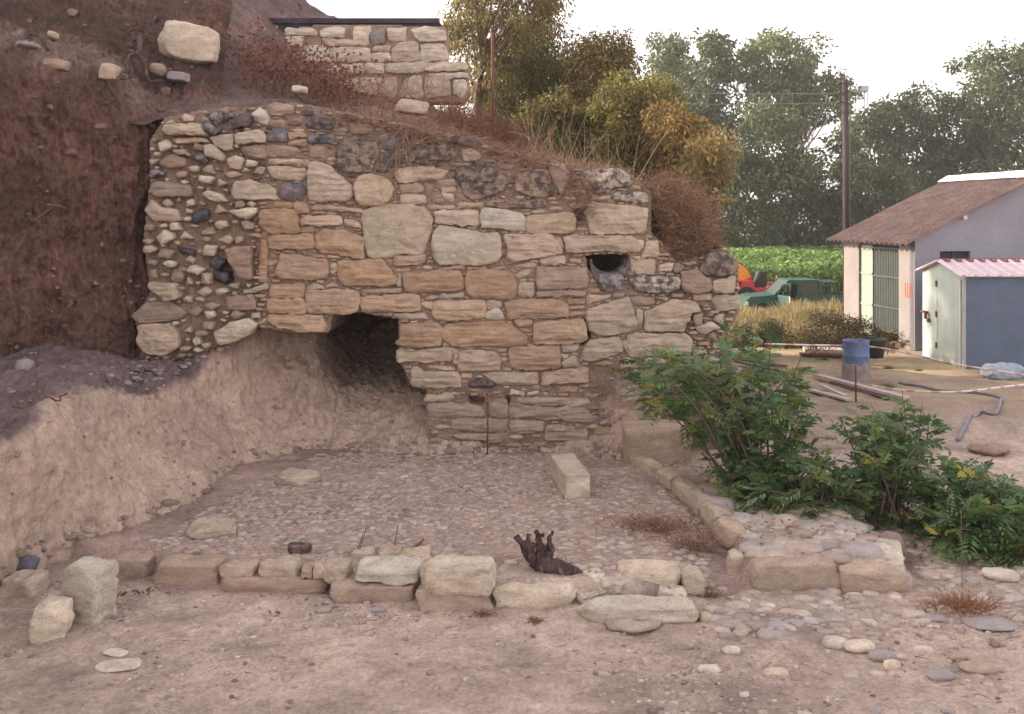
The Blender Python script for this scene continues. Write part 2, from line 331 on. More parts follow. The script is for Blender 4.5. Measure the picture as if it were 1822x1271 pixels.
loft('upper_bank', [
    [(-420, -420, 14), (-400, -60, 12.5), (-360, 60, 10.6), (-300, 400, 10.0), (-270, 760, 9.7)],
    [(-150, -330, 14.6), (-140, -40, 13.2), (-130, 70, 11.6), (-130, 400, 11.0), (-130, 720, 10.8)],
    [(22, -260, 15.2), (22, -20, 13.8), (22, 85, 12.1), (22, 400, 11.8), (22, 700, 11.6)],
    [(100, -200, 15.5), (100, 0, 14.1), (100, 108, 12.4), (100, 400, 12.15), (100, 690, 12.0)],
    [(185, -150, 15.8), (185, 30, 14.3), (185, 140, 12.75), (180, 400, 12.5), (180, 690, 12.4)],
    [(262, -110, 16), (255, 70, 14.4), (245, 185, 12.95), (240, 400, 12.75), (240, 690, 12.7)],
    [(350, -80, 16.2), (330, 90, 14.5), (300, 215, 13.15), (285, 400, 13.0), (280, 690, 12.95)],
    [(420, -60, 16.4), (400, 110, 14.6), (380, 225, 13.3), (330, 400, 13.25), (330, 690, 13.25)]],
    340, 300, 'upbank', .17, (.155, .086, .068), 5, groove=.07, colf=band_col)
# hill behind the wall
YW = 12.6
def hill_z(X, Y):
    top = np.interp(X, [-9, -5, -4.4, -3.3, -2.7, -2, -1, -.2, .4, .9, 1.45, 1.8, 2.1, 2.7, 2.85, 3.25], [5.6, 4.6, 4.38, 4.55, 4.5, 4.42, 4.22, 4.02, 3.86, 3.72, 3.68, 3.35, 2.65, 2.40, 1.6, -1.6])
    sl = np.interp(X, [-9, -5.6, -4.6, -4.0, -3.2, -2.4, -1, 0, 1.5], [.55, .52, .44, .31, .20, .16, .17, .10, .03])
    z = top + sl * np.minimum(Y - YW, 4.5)
    z = z + .7 * sstep(X, -8, -13) * 2.2 + 1.6 * sstep(Y, 17, 20) * (1 - sstep(X, -3, -1))
    return np.where(True, z * (1 - sstep(Y, 22, 34)) + -.9 * sstep(Y, 22, 34), z)
hx = np.concatenate([np.linspace(-60, -9, 18), np.arange(-8.8, 4.4, .07), np.linspace(4.5, 6, 6)]); hy = np.concatenate([np.arange(YW + .12, 18, .07), np.linspace(18.2, 38, 50)])
XX, YY = np.meshgrid(hx, hy); P = np.stack([XX.ravel(), YY.ravel(), np.zeros(XX.size)], 1)
shift = np.where(P[:, 0] < -5.2, .9, 0); P[:, 1] += shift * (1 - sstep(P[:, 1], 14, 18))
P[:, 2] = hill_z(P[:, 0], P[:, 1]) - .28 * sstep(P[:, 0], -4.4, -5.0) * (1 - sstep(P[:, 1], 15, 17)) + .10 * fbm(P * 1.3, 4, 60) + .09 * fbm(P * 5, 4, 61)
P[:, 2] = np.maximum(P[:, 2], -1.2); sk = np.arange(len(P)) < len(hx); sk &= P[:, 0] > 2.0; P[sk, 2] = -.6; P[sk, 1] += .02
n = fbm(P * 2.2, 4, 66)[:, None]
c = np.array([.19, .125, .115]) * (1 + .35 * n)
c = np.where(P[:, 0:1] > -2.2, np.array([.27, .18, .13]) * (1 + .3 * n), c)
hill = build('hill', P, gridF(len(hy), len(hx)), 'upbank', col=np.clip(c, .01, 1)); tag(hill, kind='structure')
# hill beyond the left edge of the view (it shades the dig)
hx = np.linspace(-46, -6.6, 60); hy = np.linspace(-6, 20, 50); XX, YY = np.meshgrid(hx, hy)
P = np.stack([XX.ravel(), YY.ravel(), np.zeros(XX.size)], 1)
lim = -5.9 - .42 * (11.5 - P[:, 1]) * 0 - np.maximum(P[:, 1] - 6, 0) * .12 - np.maximum(6 - P[:, 1], 0) * .25
P[:, 2] = 8.6 * (sstep(-P[:, 0], -lim + .4, -lim + 6.0)) ** .8 * (1 - .0 * P[:, 1]) * sstep(P[:, 1], -6, 2) + .25 * fbm(P * .8, 4, 70) - .12
sh = build('side_hill', P, gridF(50, 60), 'upbank', col=np.tile(np.array([.24, .16, .14]), (len(P), 1))); tag(sh, kind='structure')
# far hills
for nm, Y0, h, s in (('far_hills', 900, 34, 3),):
    x = np.linspace(-1200, 1600, 120); r = np.linspace(0, 1, 8)
    V = np.array([[xx, Y0 + 300 * t, -1 + (h * (.55 + .45 * fb1(xx * .004, 0, s, 3))) * math.sin(t * math.pi * .5)] for t in r for xx in x])
    tag(build(nm, V, gridF(8, 120), 'hillmat'), kind='structure')
# ------------------------------------------------------------------ masonry
CR = dict(A=(220, 170, 4.54), B=(220, 400, 4.54), C=(550, 200, 4.54), D=(450, 350, 4.54), E=(750, 350, 4.54), F=(950, 250, 4.54),
          G=(1000, 450, 4.54), H=(650, 550, 4.54), I=(950, 580, 4.54), J=(450, 0, 3.632))
W = {}
W['A'] = '''p 340,240 620,230 680,325 340,320 330,290
p 390,350 680,345 690,380 490,390 400,385
l 650,220 700,215 770,290 730,315 660,280
p 700,350 880,310 900,340 880,430 820,445 740,400
w 920,320 1050,290 1080,265 1160,330 1150,375 930,390
w 1035,150 1090,110 1150,120 1175,200 1160,235 1060,210 1030,180
l 690,160 760,135 830,170 820,210 740,210
l 840,150 930,140 920,180 850,185
m 1160,80 1220,60 1370,80 1370,150 1200,165
g 1165,340 1220,270 1320,280 1330,370 1250,385 1170,370
g 1270,740 1310,710 1440,715 1480,770 1450,850 1300,850 1265,810
m 1165,400 1380,410 1440,460 1360,500 1165,490
m 940,410 1140,400 1160,500 980,510
w 820,510 900,480 960,520 950,590 860,590
p 1170,580 1280,570 1450,590 1500,630 1440,680 1300,690 1200,650
p 860,750 900,700 1000,680 1160,720 1230,760 1240,840 900,840
w 650,800 700,775 800,795 825,855 700,850
p 230,850 300,900 420,920 470,1010 250,1010 170,930
m 210,720 280,690 540,730 545,810 300,820 190,780
p 660,420 720,400 810,480 790,530 720,490 680,490
l 540,500 640,475 680,530 600,555
p 620,600 700,560 730,630 650,620
g 560,980 620,910 680,930 670,1010 580,1030
w 860,930 1090,905 1080,960 1000,995 940,980
w 385,1040 450,1030 455,1080 390,1085
w 280,1150 330,1080 400,1120 400,1165 320,1200
p 640,1100 720,1060 725,1120 640,1130
m 290,520 400,480 490,510 485,575 300,590
d 880,190 1020,150 1030,210 1010,250 900,260
l 210,620 300,600 330,640 220,660
d 1480,180 1700,180 1690,280 1480,280
p 1460,520 1510,520 1510,580 1450,560
p 1040,620 1100,570 1150,590 1120,640
t 1330,300 1470,300 1470,340 1340,350
t 1330,360 1480,360 1470,410 1330,410
g 1490,325 1690,320 1690,385 1500,390
t 1190,200 1290,200 1290,260 1200,255
p 1170,510 1450,515 1440,560 1180,560
p 410,440 500,440 500,480 430,470'''
W['B'] = '''p 110,820 380,800 440,900 430,1000 320,1060 200,1040 110,960 130,880
m 60,740 180,630 360,620 430,660 500,720 430,770 100,800
w 740,870 860,790 1000,760 1090,800 1000,900 820,970 760,950
p 210,460 320,470 430,480 450,580 350,600 230,520
m 390,370 450,350 485,400 460,460 380,450
g 700,290 760,265 800,300 760,350 710,330
g 730,380 840,390 850,450 750,440
p 490,490 530,420 565,490
p 960,530 1160,480 1165,520 1060,550 970,560
w 750,530 830,510 840,540 780,565
g 430,180 560,200 560,240 480,240
p 1090,790 1160,750 1165,800 1100,810
w 550,940 600,900 615,960 580,980
m 830,200 1030,170 1040,440 940,420 850,280
p 640,410 720,400 710,480 640,470
m 820,580 1050,570 1060,680 840,690'''
W['C'] = '''p 0,440 60,390 180,450 280,540 350,600 355,680 300,720 100,720 0,700
p 390,530 470,490 560,520 640,550 680,620 670,680 610,745 440,755 400,720 365,600
D 230,250 380,190 540,230 560,320 540,400 520,480 380,490 240,460 220,340
g 590,250 650,210 740,205 750,280 640,310 590,300
g 600,370 680,320 700,340 700,440 640,445 600,410
g 760,210 830,200 820,280 750,300
D 780,330 900,260 1050,260 1180,290 1190,370 1050,410 850,410 760,380
p 700,470 800,440 1000,440 1120,480 1080,540 880,560 740,570 700,530
D 1190,470 1330,420 1450,430 1560,500 1600,560 1560,640 1420,690 1310,710 1260,670 1200,550
p 740,580 910,570 930,640 740,650
p 745,660 930,665 950,740 730,745
p 1030,545 1170,540 1170,590 1030,600
w 1070,660 1180,665 1180,725 1120,725
m 985,680 1060,670 1120,730 985,735
p 1040,605 1180,605 1180,650 1060,655
p 1220,300 1330,290 1400,370 1260,390
g 10,200 120,180 190,190 180,245 60,250 0,240
m 330,90 520,110 520,180 340,170
m 1200,590 1280,700 1190,720
m 0,80 190,90 190,160 0,150
m 0,280 130,280 130,370 0,370
m 530,190 650,170 640,230 530,230
m 1090,430 1300,400 1320,430 1180,450
d 1040,240 1190,180 1390,240 1380,280 1200,270
m 1420,710 1580,700 1600,750 1420,760
p 1210,740 1400,725 1400,770 1210,780
p 960,755 1170,745 1170,780 970,790
m 940,570 1000,580 980,660 955,680'''
W['D'] = '''k 975,70 1270,70 1400,90 1450,170 1430,330 1390,420 1370,465 1160,470 1130,490 990,500 930,480 905,300 880,190 900,120
t 580,260 740,275 800,300 895,340 900,505 700,470 570,450 500,420 510,310
t 125,315 485,300 492,415 330,425 130,420
t 240,455 400,480 600,515 610,600 580,665 450,670 230,660 190,620 210,520
t 700,525 1040,505 1080,560 1155,640 1160,700 1080,725 880,715 730,715 690,620
t 1215,620 1400,600 1670,600 1705,750 1500,770 1300,785 1230,760
t 150,708 410,702 420,815 150,820
t 130,828 425,822 435,940 130,945
T 430,770 700,745 850,760 870,850 850,930 700,945 440,945
T 870,820 960,800 1340,790 1345,925 1100,930 890,930 870,870
p 885,745 1200,735 1190,780 890,780
T 1140,480 1390,465 1395,530 1330,550 1140,560
T 130,955 560,955 600,1040 580,1080 520,1095 380,1090 230,1060 130,1020
p 470,60 890,100 885,130 600,110 470,100
p 390,180 450,155 710,155 720,230 560,240 385,225
p 740,180 870,200 880,250 750,240
t 60,110 330,100 370,180 375,290 130,305 65,250
t 335,50 440,60 460,130 345,140
p 430,720 500,700 560,720 580,745 430,765
p 590,700 705,705 705,730 590,735
p 1140,940 1370,940 1425,990 1400,1000 1160,985
t 1200,1025 1500,1025 1530,1060 1525,1190 1400,1215 1150,1190 1195,1130 1190,1060
p 1420,800 1690,770 1690,815 1400,830
p 620,540 680,545 670,620 625,615
p 1070,510 1130,505 1130,570 1100,575
p 1170,640 1205,640 1205,720 1165,720
p 1355,850 1450,855 1450,910 1355,905
t 50,345 118,345 118,560 50,560
t 50,570 118,570 118,690 50,690
t 380,240 500,245 495,290 380,290
t 240,430 350,430 350,452 240,450
t 365,430 450,432 450,460 365,455
t 130,440 215,440 210,465 130,465
t 135,475 205,475 195,510 135,510
t 130,520 200,520 185,555 130,555
t 130,565 185,565 185,600 130,600
t 130,610 185,610 200,650 130,650
t 230,672 330,672 330,695 230,692
t 350,672 440,675 440,692 350,695'''
W['E'] = '''k 150,235 340,265 480,290 610,290 635,330 640,450 620,520 560,550 150,545 95,500 88,380 100,290
p 110,115 450,110 470,235 330,235 120,215
w 490,90 640,100 800,130 835,180 835,265 760,280 650,260 490,255 475,150
p 850,160 1230,120 1245,200 1230,290 850,300
p 660,310 1050,300 1135,460 720,530 690,500 700,420
p 1150,320 1740,310 1760,460 1500,440 1180,460
t 380,605 500,590 690,600 750,640 775,770 730,835 600,820 410,815 370,750 345,680
m 930,565 1330,570 1345,735 930,750
m 930,760 1330,755 1325,805 930,810
T 105,840 500,835 515,950 500,990 130,1005 75,985
t 670,850 880,820 1160,830 1185,970 1000,980 700,990
t 185,1030 640,1005 720,1040 860,1140 850,1190 700,1215 560,1200 240,1210 180,1150
T 915,1010 1300,985 1335,1060 1330,1160 1180,1190 910,1190
w 520,940 600,890 650,930 665,995 520,990
p 790,600 890,590 870,655 775,660
p 800,690 910,690 905,810 780,800
p 940,490 1160,480 1165,540 980,550
p 720,560 900,535 930,570 730,580
t 1200,930 1335,925 1340,965 1200,970
t 1180,890 1320,880 1325,905 1185,910
t 1180,830 1320,825 1320,865 1180,870
t 740,995 885,990 885,1045 790,1050
t 800,1060 890,1055 890,1100 840,1095
T 140,565 350,550 345,590 145,590
p 530,840 660,845 640,900 530,915
p 1340,800 1530,790 1530,820 1340,870
p 300,50 490,45 495,80 300,95
D 510,50 680,40 1000,20 1000,90 800,95 530,80
t 370,570 520,560 520,585 370,592
p 1060,320 1130,320 1150,400 1140,440'''
W['F'] = '''L 400,260 520,230 700,230 780,290 770,370 600,390 450,400 400,340
m 110,190 240,200 290,290 220,435 170,350 130,250
D 0,240 110,240 180,400 170,450 0,460 -160,400 -150,290
p 460,470 620,430 620,485 470,490
L 640,410 880,420 925,450 915,505 640,490
p 420,560 450,500 560,510 920,540 910,640 890,755 450,750 430,650
p 860,940 910,810 1000,815 1010,940
w 830,790 890,820 880,870 850,880
p 835,970 975,960 970,1085 825,1080
L 770,1110 860,1090 1170,1100 1165,1190 1060,1230 860,1225 790,1180
m 1190,1060 1300,1050 1420,1120 1430,1210 1300,1235 1200,1210
D 1330,1060 1420,900 1500,880 1640,1010 1600,1080 1450,1090
p 1440,1130 1620,1090 1610,1230 1440,1230
w 1000,1010 1120,980 1110,1050 1010,1060
m 1120,985 1225,1020 1170,1080 1125,1060
p 780,960 835,965 825,1070 780,1060
D 480,400 620,395 600,430 480,430'''
W['G'] = '''p 200,460 530,360 560,420 615,630 400,660 280,670 210,610
p 670,480 900,370 1070,400 1130,470 1040,490 1000,570 995,630 680,630
p 160,810 230,700 460,680 490,790 420,820 220,880 170,860
p 540,650 990,650 1040,680 1040,800 800,840 520,835
p 1220,350 1420,340 1420,440 1330,465 1220,460
w 1080,600 1200,550 1275,600 1130,655
p 590,450 650,440 650,610 620,620
t 60,470 205,465 200,510 60,515
m 550,350 740,360 740,420 600,430
p 755,360 860,355 870,375 830,385
p 1230,510 1300,490 1300,560 1240,550
m 1180,650 1230,650 1260,710 1190,710
m 1230,720 1320,720 1320,765 1230,765
p 480,700 520,700 515,790 500,780
m 1060,500 1130,490 1120,580 1070,580'''
W['H'] = '''p 260,330 500,325 685,310 690,420 500,430 270,420
p 755,330 900,330 1040,350 1090,390 1090,490 900,500 755,490 745,400
t 1160,310 1400,295 1570,285 1575,470 1400,490 1180,485
p 490,450 720,475 720,505 640,500 490,470
p 390,460 480,500 770,510 770,620 560,640 370,620
p 940,515 1390,510 1390,610 1200,625 1080,610
p 1430,510 1790,465 1800,590 1500,600 1420,620
p 1590,290 1720,280 1720,340 1600,350
p 1590,430 1680,370 1745,460 1600,475
p 1580,370 1650,370 1650,395 1580,395
p 490,690 800,655 830,710 600,750 480,740
p 1180,710 1800,720 1810,780 1400,780 1180,750
M 1170,760 1500,800 1800,790 1800,900 1500,890 1150,880
m 1000,780 1010,720 1140,730 1150,870 1010,880
M 500,765 700,760 830,770 960,800 990,870 520,870
M 700,890 1150,880 1150,1000 700,985
M 720,1000 1130,1010 1100,1080 880,1060 720,1040
M 1170,900 1450,910 1440,1000 1180,1010
M 1460,930 1780,960 1800,1060 1450,1070
p 1095,360 1160,355 1160,390 1100,390
p 1100,395 1165,395 1160,425 1100,425
p 1105,430 1175,430 1175,465 1110,465
p 1110,475 1180,475 1180,500 1110,500
w 1150,640 1300,670 1300,690 1170,690
w 1310,665 1430,665 1430,690 1310,690
w 1330,625 1410,615 1410,650 1340,650
p 690,310 750,320 745,360 700,360
p 710,370 740,370 735,440 700,430
p 620,255 680,260 680,300 620,300
d 860,560 1060,580 1030,640 830,620'''
W['I'] = '''M 160,700 260,650 380,650 420,700 510,730 510,780 250,770
M 380,590 450,540 540,560 530,605 400,605
m 545,600 720,610 700,690 545,685
t 555,700 760,705 750,745 550,745
p 625,765 770,755 780,800 630,805
t 490,820 680,825 680,890 490,885
t 520,900 630,905 630,950 525,945
m 455,960 610,955 615,1030 560,1045 460,1010
p 430,800 520,795 520,825 430,830
m 550,745 610,750 610,810 530,810
m 640,920 740,910 760,1060 660,1060'''
W['J'] = '''w 210,180 400,185 410,235 215,230
w 440,200 500,175 590,180 580,240 450,240
w 650,180 760,175 740,290 650,280
l 760,210 855,190 850,280 770,295
w 865,185 990,180 990,265 875,265
w 1010,190 1130,170 1235,200 1240,265 1080,270
w 330,310 400,290 480,300 495,400 330,400 315,350
w 500,305 760,310 765,395 505,405
p 775,300 880,300 880,335 775,335
w 775,345 885,340 885,395 775,400
p 900,310 960,275 1060,280 1080,390 1000,405 900,400
w 1080,290 1230,285 1260,340 1250,390 1100,400
w 490,415 645,420 645,470 480,475
w 655,420 705,420 705,470 655,470
w 720,410 850,410 850,475 720,475
w 860,410 1100,405 1100,470 865,475
w 1110,410 1385,405 1390,450 1110,465
w 520,490 600,490 610,570 560,540
p 640,500 800,500 800,620 640,590
p 810,510 925,510 925,630 810,625
p 950,590 1010,500 1085,480 1100,640 940,630
p 1110,500 1250,490 1280,540 1270,620 1110,630
w 1300,520 1370,520 1385,580 1360,640 1300,600
w 1120,475 1380,470 1380,505 1260,510 1120,490
p 450,250 640,255 740,300 500,300
w 215,240 320,240 310,300 230,300'''
SCOL = dict(k=(.55, .46, .345), T=(.50, .365, .26), M=(.41, .31, .25), D=(.30, .225, .18), L=(.44, .38, .32))
def parse(keys):
    out = []
    for k in keys:
        ox, oy, s = CR[k]
        for ln in W[k].split('\n'):
            t, *pts = ln.split()
            out.append((t, np.array([[ox + float(p.split(',')[0]) / s, oy + float(p.split(',')[1]) / s] for p in pts])))
    return out
def parea(p): x, y = p[:, 0], p[:, 1]; return .5 * abs(np.dot(x, np.roll(y, -1)) - np.dot(y, np.roll(x, -1)))
def inpoly(px, py, poly):
    c = np.zeros(np.shape(px), bool); n = len(poly); j = n - 1
    for i in range(n):
        xi, yi = poly[i]; xj, yj = poly[j]
        if yi != yj: c ^= ((yi > py) != (yj > py)) & (px < (xj - xi) * (py - yi) / (yj - yi) + xi)
        j = i
    return c
def wall_stone(poly, Y, prot, bulge, col, depth=.28, seed=0, strata=.009, rough=.008, gap=-2.0, big=True):
    """irregular block whose outline (px) stands in the wall plane Y; returns V, F, C"""
    p = np.array(poly, float); c0 = p.mean(0); r = np.linalg.norm(p - c0, axis=1).mean(); p = c0 + (p - c0) * (1 - gap / max(r, 3))
    q = []; ck = .08 if big else .07
    for i in range(len(p)):                                          # one chaikin pass rounds corners
        a, b = p[i], p[(i + 1) % len(p)]; q += [a * (1 - ck) + b * ck, a * ck + b * (1 - ck)]
    q = np.array(q); per = np.linalg.norm(q - np.roll(q, -1, 0), axis=1).sum()
    n = int(np.clip(per / 3.0, 12, 96)) if big else int(np.clip(per / 2.6, 9, 26))
    s = np.concatenate([[0], np.cumsum(np.linalg.norm(np.roll(q, -1, 0) - q, axis=1))]); qq = np.vstack([q, q[:1]]); t = np.linspace(0, s[-1], n, endpoint=False)
    o = np.stack([np.interp(t, s, qq[:, 0]), np.interp(t, s, qq[:, 1])], 1)
    o = o + (np.stack([fbm(np.c_[o * .09, np.full(n, seed * 3.3)], 3, 1), fbm(np.c_[o * .09, np.full(n, seed * 3.3 + 50)], 3, 2)], 1)) * (3.4 if big else 1.6)
    X = (o[:, 0] - CX) / F * Y; Z = HC + (HY - o[:, 1]) / F * Y; cx, cz = X.mean(), Z.mean(); R = np.hypot(X - cx, Z - cz).mean()
    e = min(.011, R * .16)
    rings = [(1.0, depth), (1.0, .012)] + ([(1 - .15 * e / R, 0.004), (1 - .6 * e / R, -.007), (1 - 1.3 * e / R, -.014), *[(f_, -.018 - bulge * sstep(1 - f_, .15, .9)) for f_ in np.linspace(1 - 2.6 * e / R, .07, int(np.clip(R / .020, 5, 16)))]] if big else [(1 - .5 * e / R, -.006), (.7, -.014), (.3, -.018 - bulge)])
    V = []; w = []
    for f, y in rings:
        V.append(np.stack([cx + (X - cx) * f, np.full(n, Y - prot + y), cz + (Z - cz) * f], 1)); w.append(np.full(n, 0.0 if y > .1 else 1.0))
    V.append(np.array([[cx, Y - prot - .018 - bulge, cz]])); w.append([1.0]); V = np.vstack(V); w = np.concatenate(w)
    Q = V + seed * 7.13; d = strata * fbm(Q * [3, 3, 26], 3, 4) * 2 + rough * 2 * fbm(Q * 9, 3, 6) + rough * .7 * fbm(Q * 20, 2, 8)
    tx, tz = RS.uniform(-.05, .05), RS.uniform(-.06, .05)
    V[:, 1] -= w * (d + tx * (V[:, 0] - cx) + tz * (V[:, 2] - cz))
    V[:, 2] += w * .005 * fbm(Q * 20, 2, 9); Fc = []
    K = V - [cx, Y, cz]
    for _ in range(7 if big else 3):                                 # chipped arrises: shave the stone with random planes
        th = RS.uniform(0, 6.283); al = RS.uniform(.35, 1.1); nn = np.array([math.sin(al) * math.cos(th), -math.cos(al), math.sin(al) * math.sin(th)]); dd = K @ nn; m_ = dd[w > 0].max() - RS.uniform(.004, .028 if big else .012)
        ov = np.maximum(dd - m_, 0) * w * .85; K = K - ov[:, None] * nn
    V = K + [cx, Y, cz]
    m = len(rings)
    for i in range(m - 1):
        for j in range(n): Fc.append((i * n + j, i * n + (j + 1) % n, (i + 1) * n + (j + 1) % n, (i + 1) * n + j))
    for j in range(n): Fc.append(((m - 1) * n + j, (m - 1) * n + (j + 1) % n, m * n))
    return V, Fc, np.tile(col, (len(V), 1))
OUT = np.array([(455, 582), (380, 618), (325, 650), (245, 640), (236, 570), (262, 520), (250, 430), (262, 330), (262, 250), (290, 208), (370, 192), (450, 190), (520, 182), (600, 198), (700, 215),
    (800, 238), (880, 262), (960, 280), (1020, 298), (1110, 300), (1158, 342), (1158, 415), (1178, 432), (1205, 468), (1262, 452), (1290, 438), (1316, 470), (1316, 555), (1292, 600), (1296, 660), (1236, 690),
    (1236, 762), (1122, 772), (1112, 835), (1040, 838), (900, 828), (765, 818), (758, 700), (728, 680), (708, 635), (710, 568), (640, 556), (590, 560), (585, 592), (520, 592)], float)
NICHES = [(np.array([(1044, 456), (1074, 453), (1118, 454), (1117, 480), (1104, 492), (1064, 492), (1047, 478)], float), 1.9),
          (np.array([(834, 706), (862, 708), (858, 722), (838, 720)], float), .25), (np.array([(900, 706), (908, 706), (906, 724), (901, 720)], float), .15),
          (np.array([(376, 468), (402, 462), (412, 500), (396, 508), (378, 500)], float), .3), (np.array([(1022, 372), (1042, 374), (1044, 394), (1026, 392)], float), .2),
          (np.array([(730, 694), (756, 694), (756, 712), (736, 712)], float), .3), (np.array([(1030, 598), (1050, 590), (1052, 612), (1034, 614)], float), .2)]
wall = empty('stone_wall', (.0, YW, 0), 'tall ruined wall of pale and tan rough limestone blocks with a round niche', 'wall')
def core(name, parent, out, Y, step, niches, yfun, bound=.6, m='core', seed=0):
    x0, y0 = out.min(0) - step; x1, y1 = out.max(0) + step
    gx = np.arange(x0, x1, step); gy = np.arange(y0, y1, step); GX, GY = np.meshgrid(gx, gy); ok = inpoly(GX + step / 2, GY + step / 2, out)[:-1, :-1]
    X = (GX - CX) / F * Y; Z = HC + (HY - GY) / F * Y; P = np.stack([X.ravel(), np.zeros(X.size), Z.ravel()], 1)
    d = yfun(GX.ravel(), GY.ravel()) + .022 * fbm(P * 5, 4, 80 + seed) + .020 * fbm(P * 24, 3, 81 + seed)
    for poly, dep in niches: d = np.where(inpoly(GX.ravel(), GY.ravel(), poly), dep, d)
    P[:, 1] = Y + d
    i = (np.arange(len(gy) - 1)[:, None] * len(gx) + np.arange(len(gx) - 1)[None])[ok]; Fc = np.stack([i, i + len(gx), i + len(gx) + 1, i + 1], 1)
    used, inv = np.unique(Fc, return_inverse=True); P = P[used]; Fc = inv.reshape(Fc.shape)
    E = np.concatenate([Fc[:, [k, (k + 1) % 4]] for k in range(4)]); key = np.sort(E, 1); _, iv, ct = np.unique(key, axis=0, return_inverse=True, return_counts=True)
    B = E[ct[iv.ravel()] == 1]; bi = np.unique(B); mp = np.full(len(P), -1); mp[bi] = len(P) + np.arange(len(bi)); mp2 = mp + len(bi)
    Q1 = P[bi] + np.array([0, .12, 0]); Q1 += .02 * np.stack([vnoise(Q1 * 9, 1), vnoise(Q1 * 9, 2) * 0, vnoise(Q1 * 9, 3)], 1); Q2 = P[bi].copy(); Q2[:, 1] = Y + bound
    P = np.vstack([P, Q1, Q2]); Fc = np.vstack([Fc, np.stack([B[:, 1], B[:, 0], mp[B[:, 0]], mp[B[:, 1]]], 1), np.stack([mp[B[:, 1]], mp[B[:, 0]], mp2[B[:, 0]], mp2[B[:, 1]]], 1)])
    return build(name, P, Fc.astype(np.int64), m, parent)
def recess(px, py): return .003 + .09 * (1 - sstep(px, 440, 475)) + .03 * sstep(px, 1170, 1200) + .02 * sstep(py, 690, 720)
core('mortar_core', wall, OUT, YW, 2.6, NICHES, recess, 2.4)
stones = parse('ABCDEFGHI')
# which pixels are taken, then fill what is left with small wedged stones
Wd, Hg = 1822, 900; occ = np.zeros((Hg, Wd), bool); gy_, gx_ = np.mgrid[0:Hg, 0:Wd]; free = inpoly(gx_ + .5, gy_ + .5, OUT)
def mark(poly, grow=1):
    x0, y0 = np.floor(poly.min(0) - 2).astype(int); x1, y1 = np.ceil(poly.max(0) + 2).astype(int); x0, y0 = max(x0, 0), max(y0, 0)
    sub = inpoly(gx_[y0:y1, x0:x1] + .5, gy_[y0:y1, x0:x1] + .5, poly); occ[y0:y1, x0:x1] |= sub
for t, p in stones: mark(p)
for p, _ in NICHES: mark(p)
occ |= ~free
fill = []
R2 = random.Random(5)
pts = np.argwhere(~occ)
for (w, h, tries) in ((40, 12, 1500), (30, 9, 3500), (22, 7, 6000), (16, 5.5, 9000), (11, 4.5, 9000), (7, 3.6, 7000)):
    for _ in range(tries):
        y, x = pts[R2.randrange(len(pts))]; rub = x < 455; low = y > 700
        ww = w * R2.uniform(.7, 1.1) * (.75 if rub else 1); hh = h * R2.uniform(.7, 1.1) * (1.55 if rub else 1)
        if x > 1040 and y > 652 and not (1050 < x < 1120 and y > 715): continue
        if low and R2.random() < .6: continue
        if rub and R2.random() < (.35 if w > 20 else .9 if w > 10 else .97): continue
        a, b, c_, d_ = int(x - ww / 2), int(x + ww / 2) + 1, int(y - hh / 2), int(y + hh / 2) + 1
        if c_ < 0 or a < 0 or d_ >= Hg or b >= Wd or occ[c_:d_, a:b].any(): continue
        occ[c_ - 1:d_, a - 1:b] = True
        k = R2.choice([5, 6, 5]) if rub or R2.random() < .4 else 4
        j = lambda s: R2.uniform(-s, s)
        if k == 4: poly = [(x - ww / 2, y - hh / 2 + j(hh * .15)), (x + ww / 2, y - hh / 2 + j(hh * .15)), (x + ww / 2 + j(ww * .1), y + hh / 2), (x - ww / 2 + j(ww * .1), y + hh / 2)]
        else:
            a0 = R2.uniform(0, 1); k = R2.choice([3, 4, 4, 5]) if rub else k; sc_ = 1.12 if rub else 1.0
            poly = [(x + sc_ * ww * R2.uniform(.40, .62) * math.cos((i + a0 + R2.uniform(-.2, .2)) * 2 * math.pi / k), y + sc_ * hh * R2.uniform(.40, .62) * math.sin((i + a0 + R2.uniform(-.2, .2)) * 2 * math.pi / k)) for i in range(k)]
        if rub: t = R2.choice('pwmmwpmmp')
        elif y > 700: t = R2.choice('mmMp')
        elif y < 330: t = R2.choice('mmdlpD')
        elif x < 720: t = R2.choice('ttTTp')
        else: t = R2.choice('ppTtpm')
        fill.append((t, np.array(poly)))
stones = [s for s in stones]; stones.sort(key=lambda s: -parea(s[1]))
def scol(t): return shade(SCOL.get(t, PAL.get(t, (.4, .3, .2))), .09)
def depthof(poly, area):
    c_ = poly.mean(0); pr = RS.uniform(.0, .030) + min(.03, area / 60000)
    if c_[0] < 452: pr = RS.uniform(-.04, .10)
    if c_[0] > 1160: pr += RS.uniform(0, .05)
    if c_[1] > 690: pr = RS.uniform(-.015, .012)
    return pr
sm = MB(); smd = MB()
for i, (t, p) in enumerate(stones):
    a = parea(p); pr = depthof(p, a); rd = t in 'glk'
    V, Fc, C = wall_stone(p, YW, pr, .05 if t in 'gl' else .012 + (.02 if a > 2500 else 0), scol(t), seed=i, strata=.001 if t in 'gl' else .003 if t == 'k' else .014, rough=.004 if t in 'gl' else .010)
    mt = 'cobble' if t in 'gl' else 'lichen' if t in 'dDL' else 'stone'
    if i < 100: build('stone', V, Fc, mt, wall, C)
    else: (smd if mt != 'stone' else sm).add(V, Fc, C)
for i, (t, p) in enumerate(fill):
    V, Fc, C = wall_stone(p, YW, depthof(p, 0) * .8 - .004, .008, scol(t), depth=.12, seed=i + 900, strata=.005, rough=.007, gap=.2, big=False); (smd if t in 'dDL' else sm).add(V, Fc, C)
tag(sm.build('small_stones', 'stone', wall, True), kind='stuff'); tag(smd.build('dark_small_stones', 'lichen', wall, True), kind='stuff')
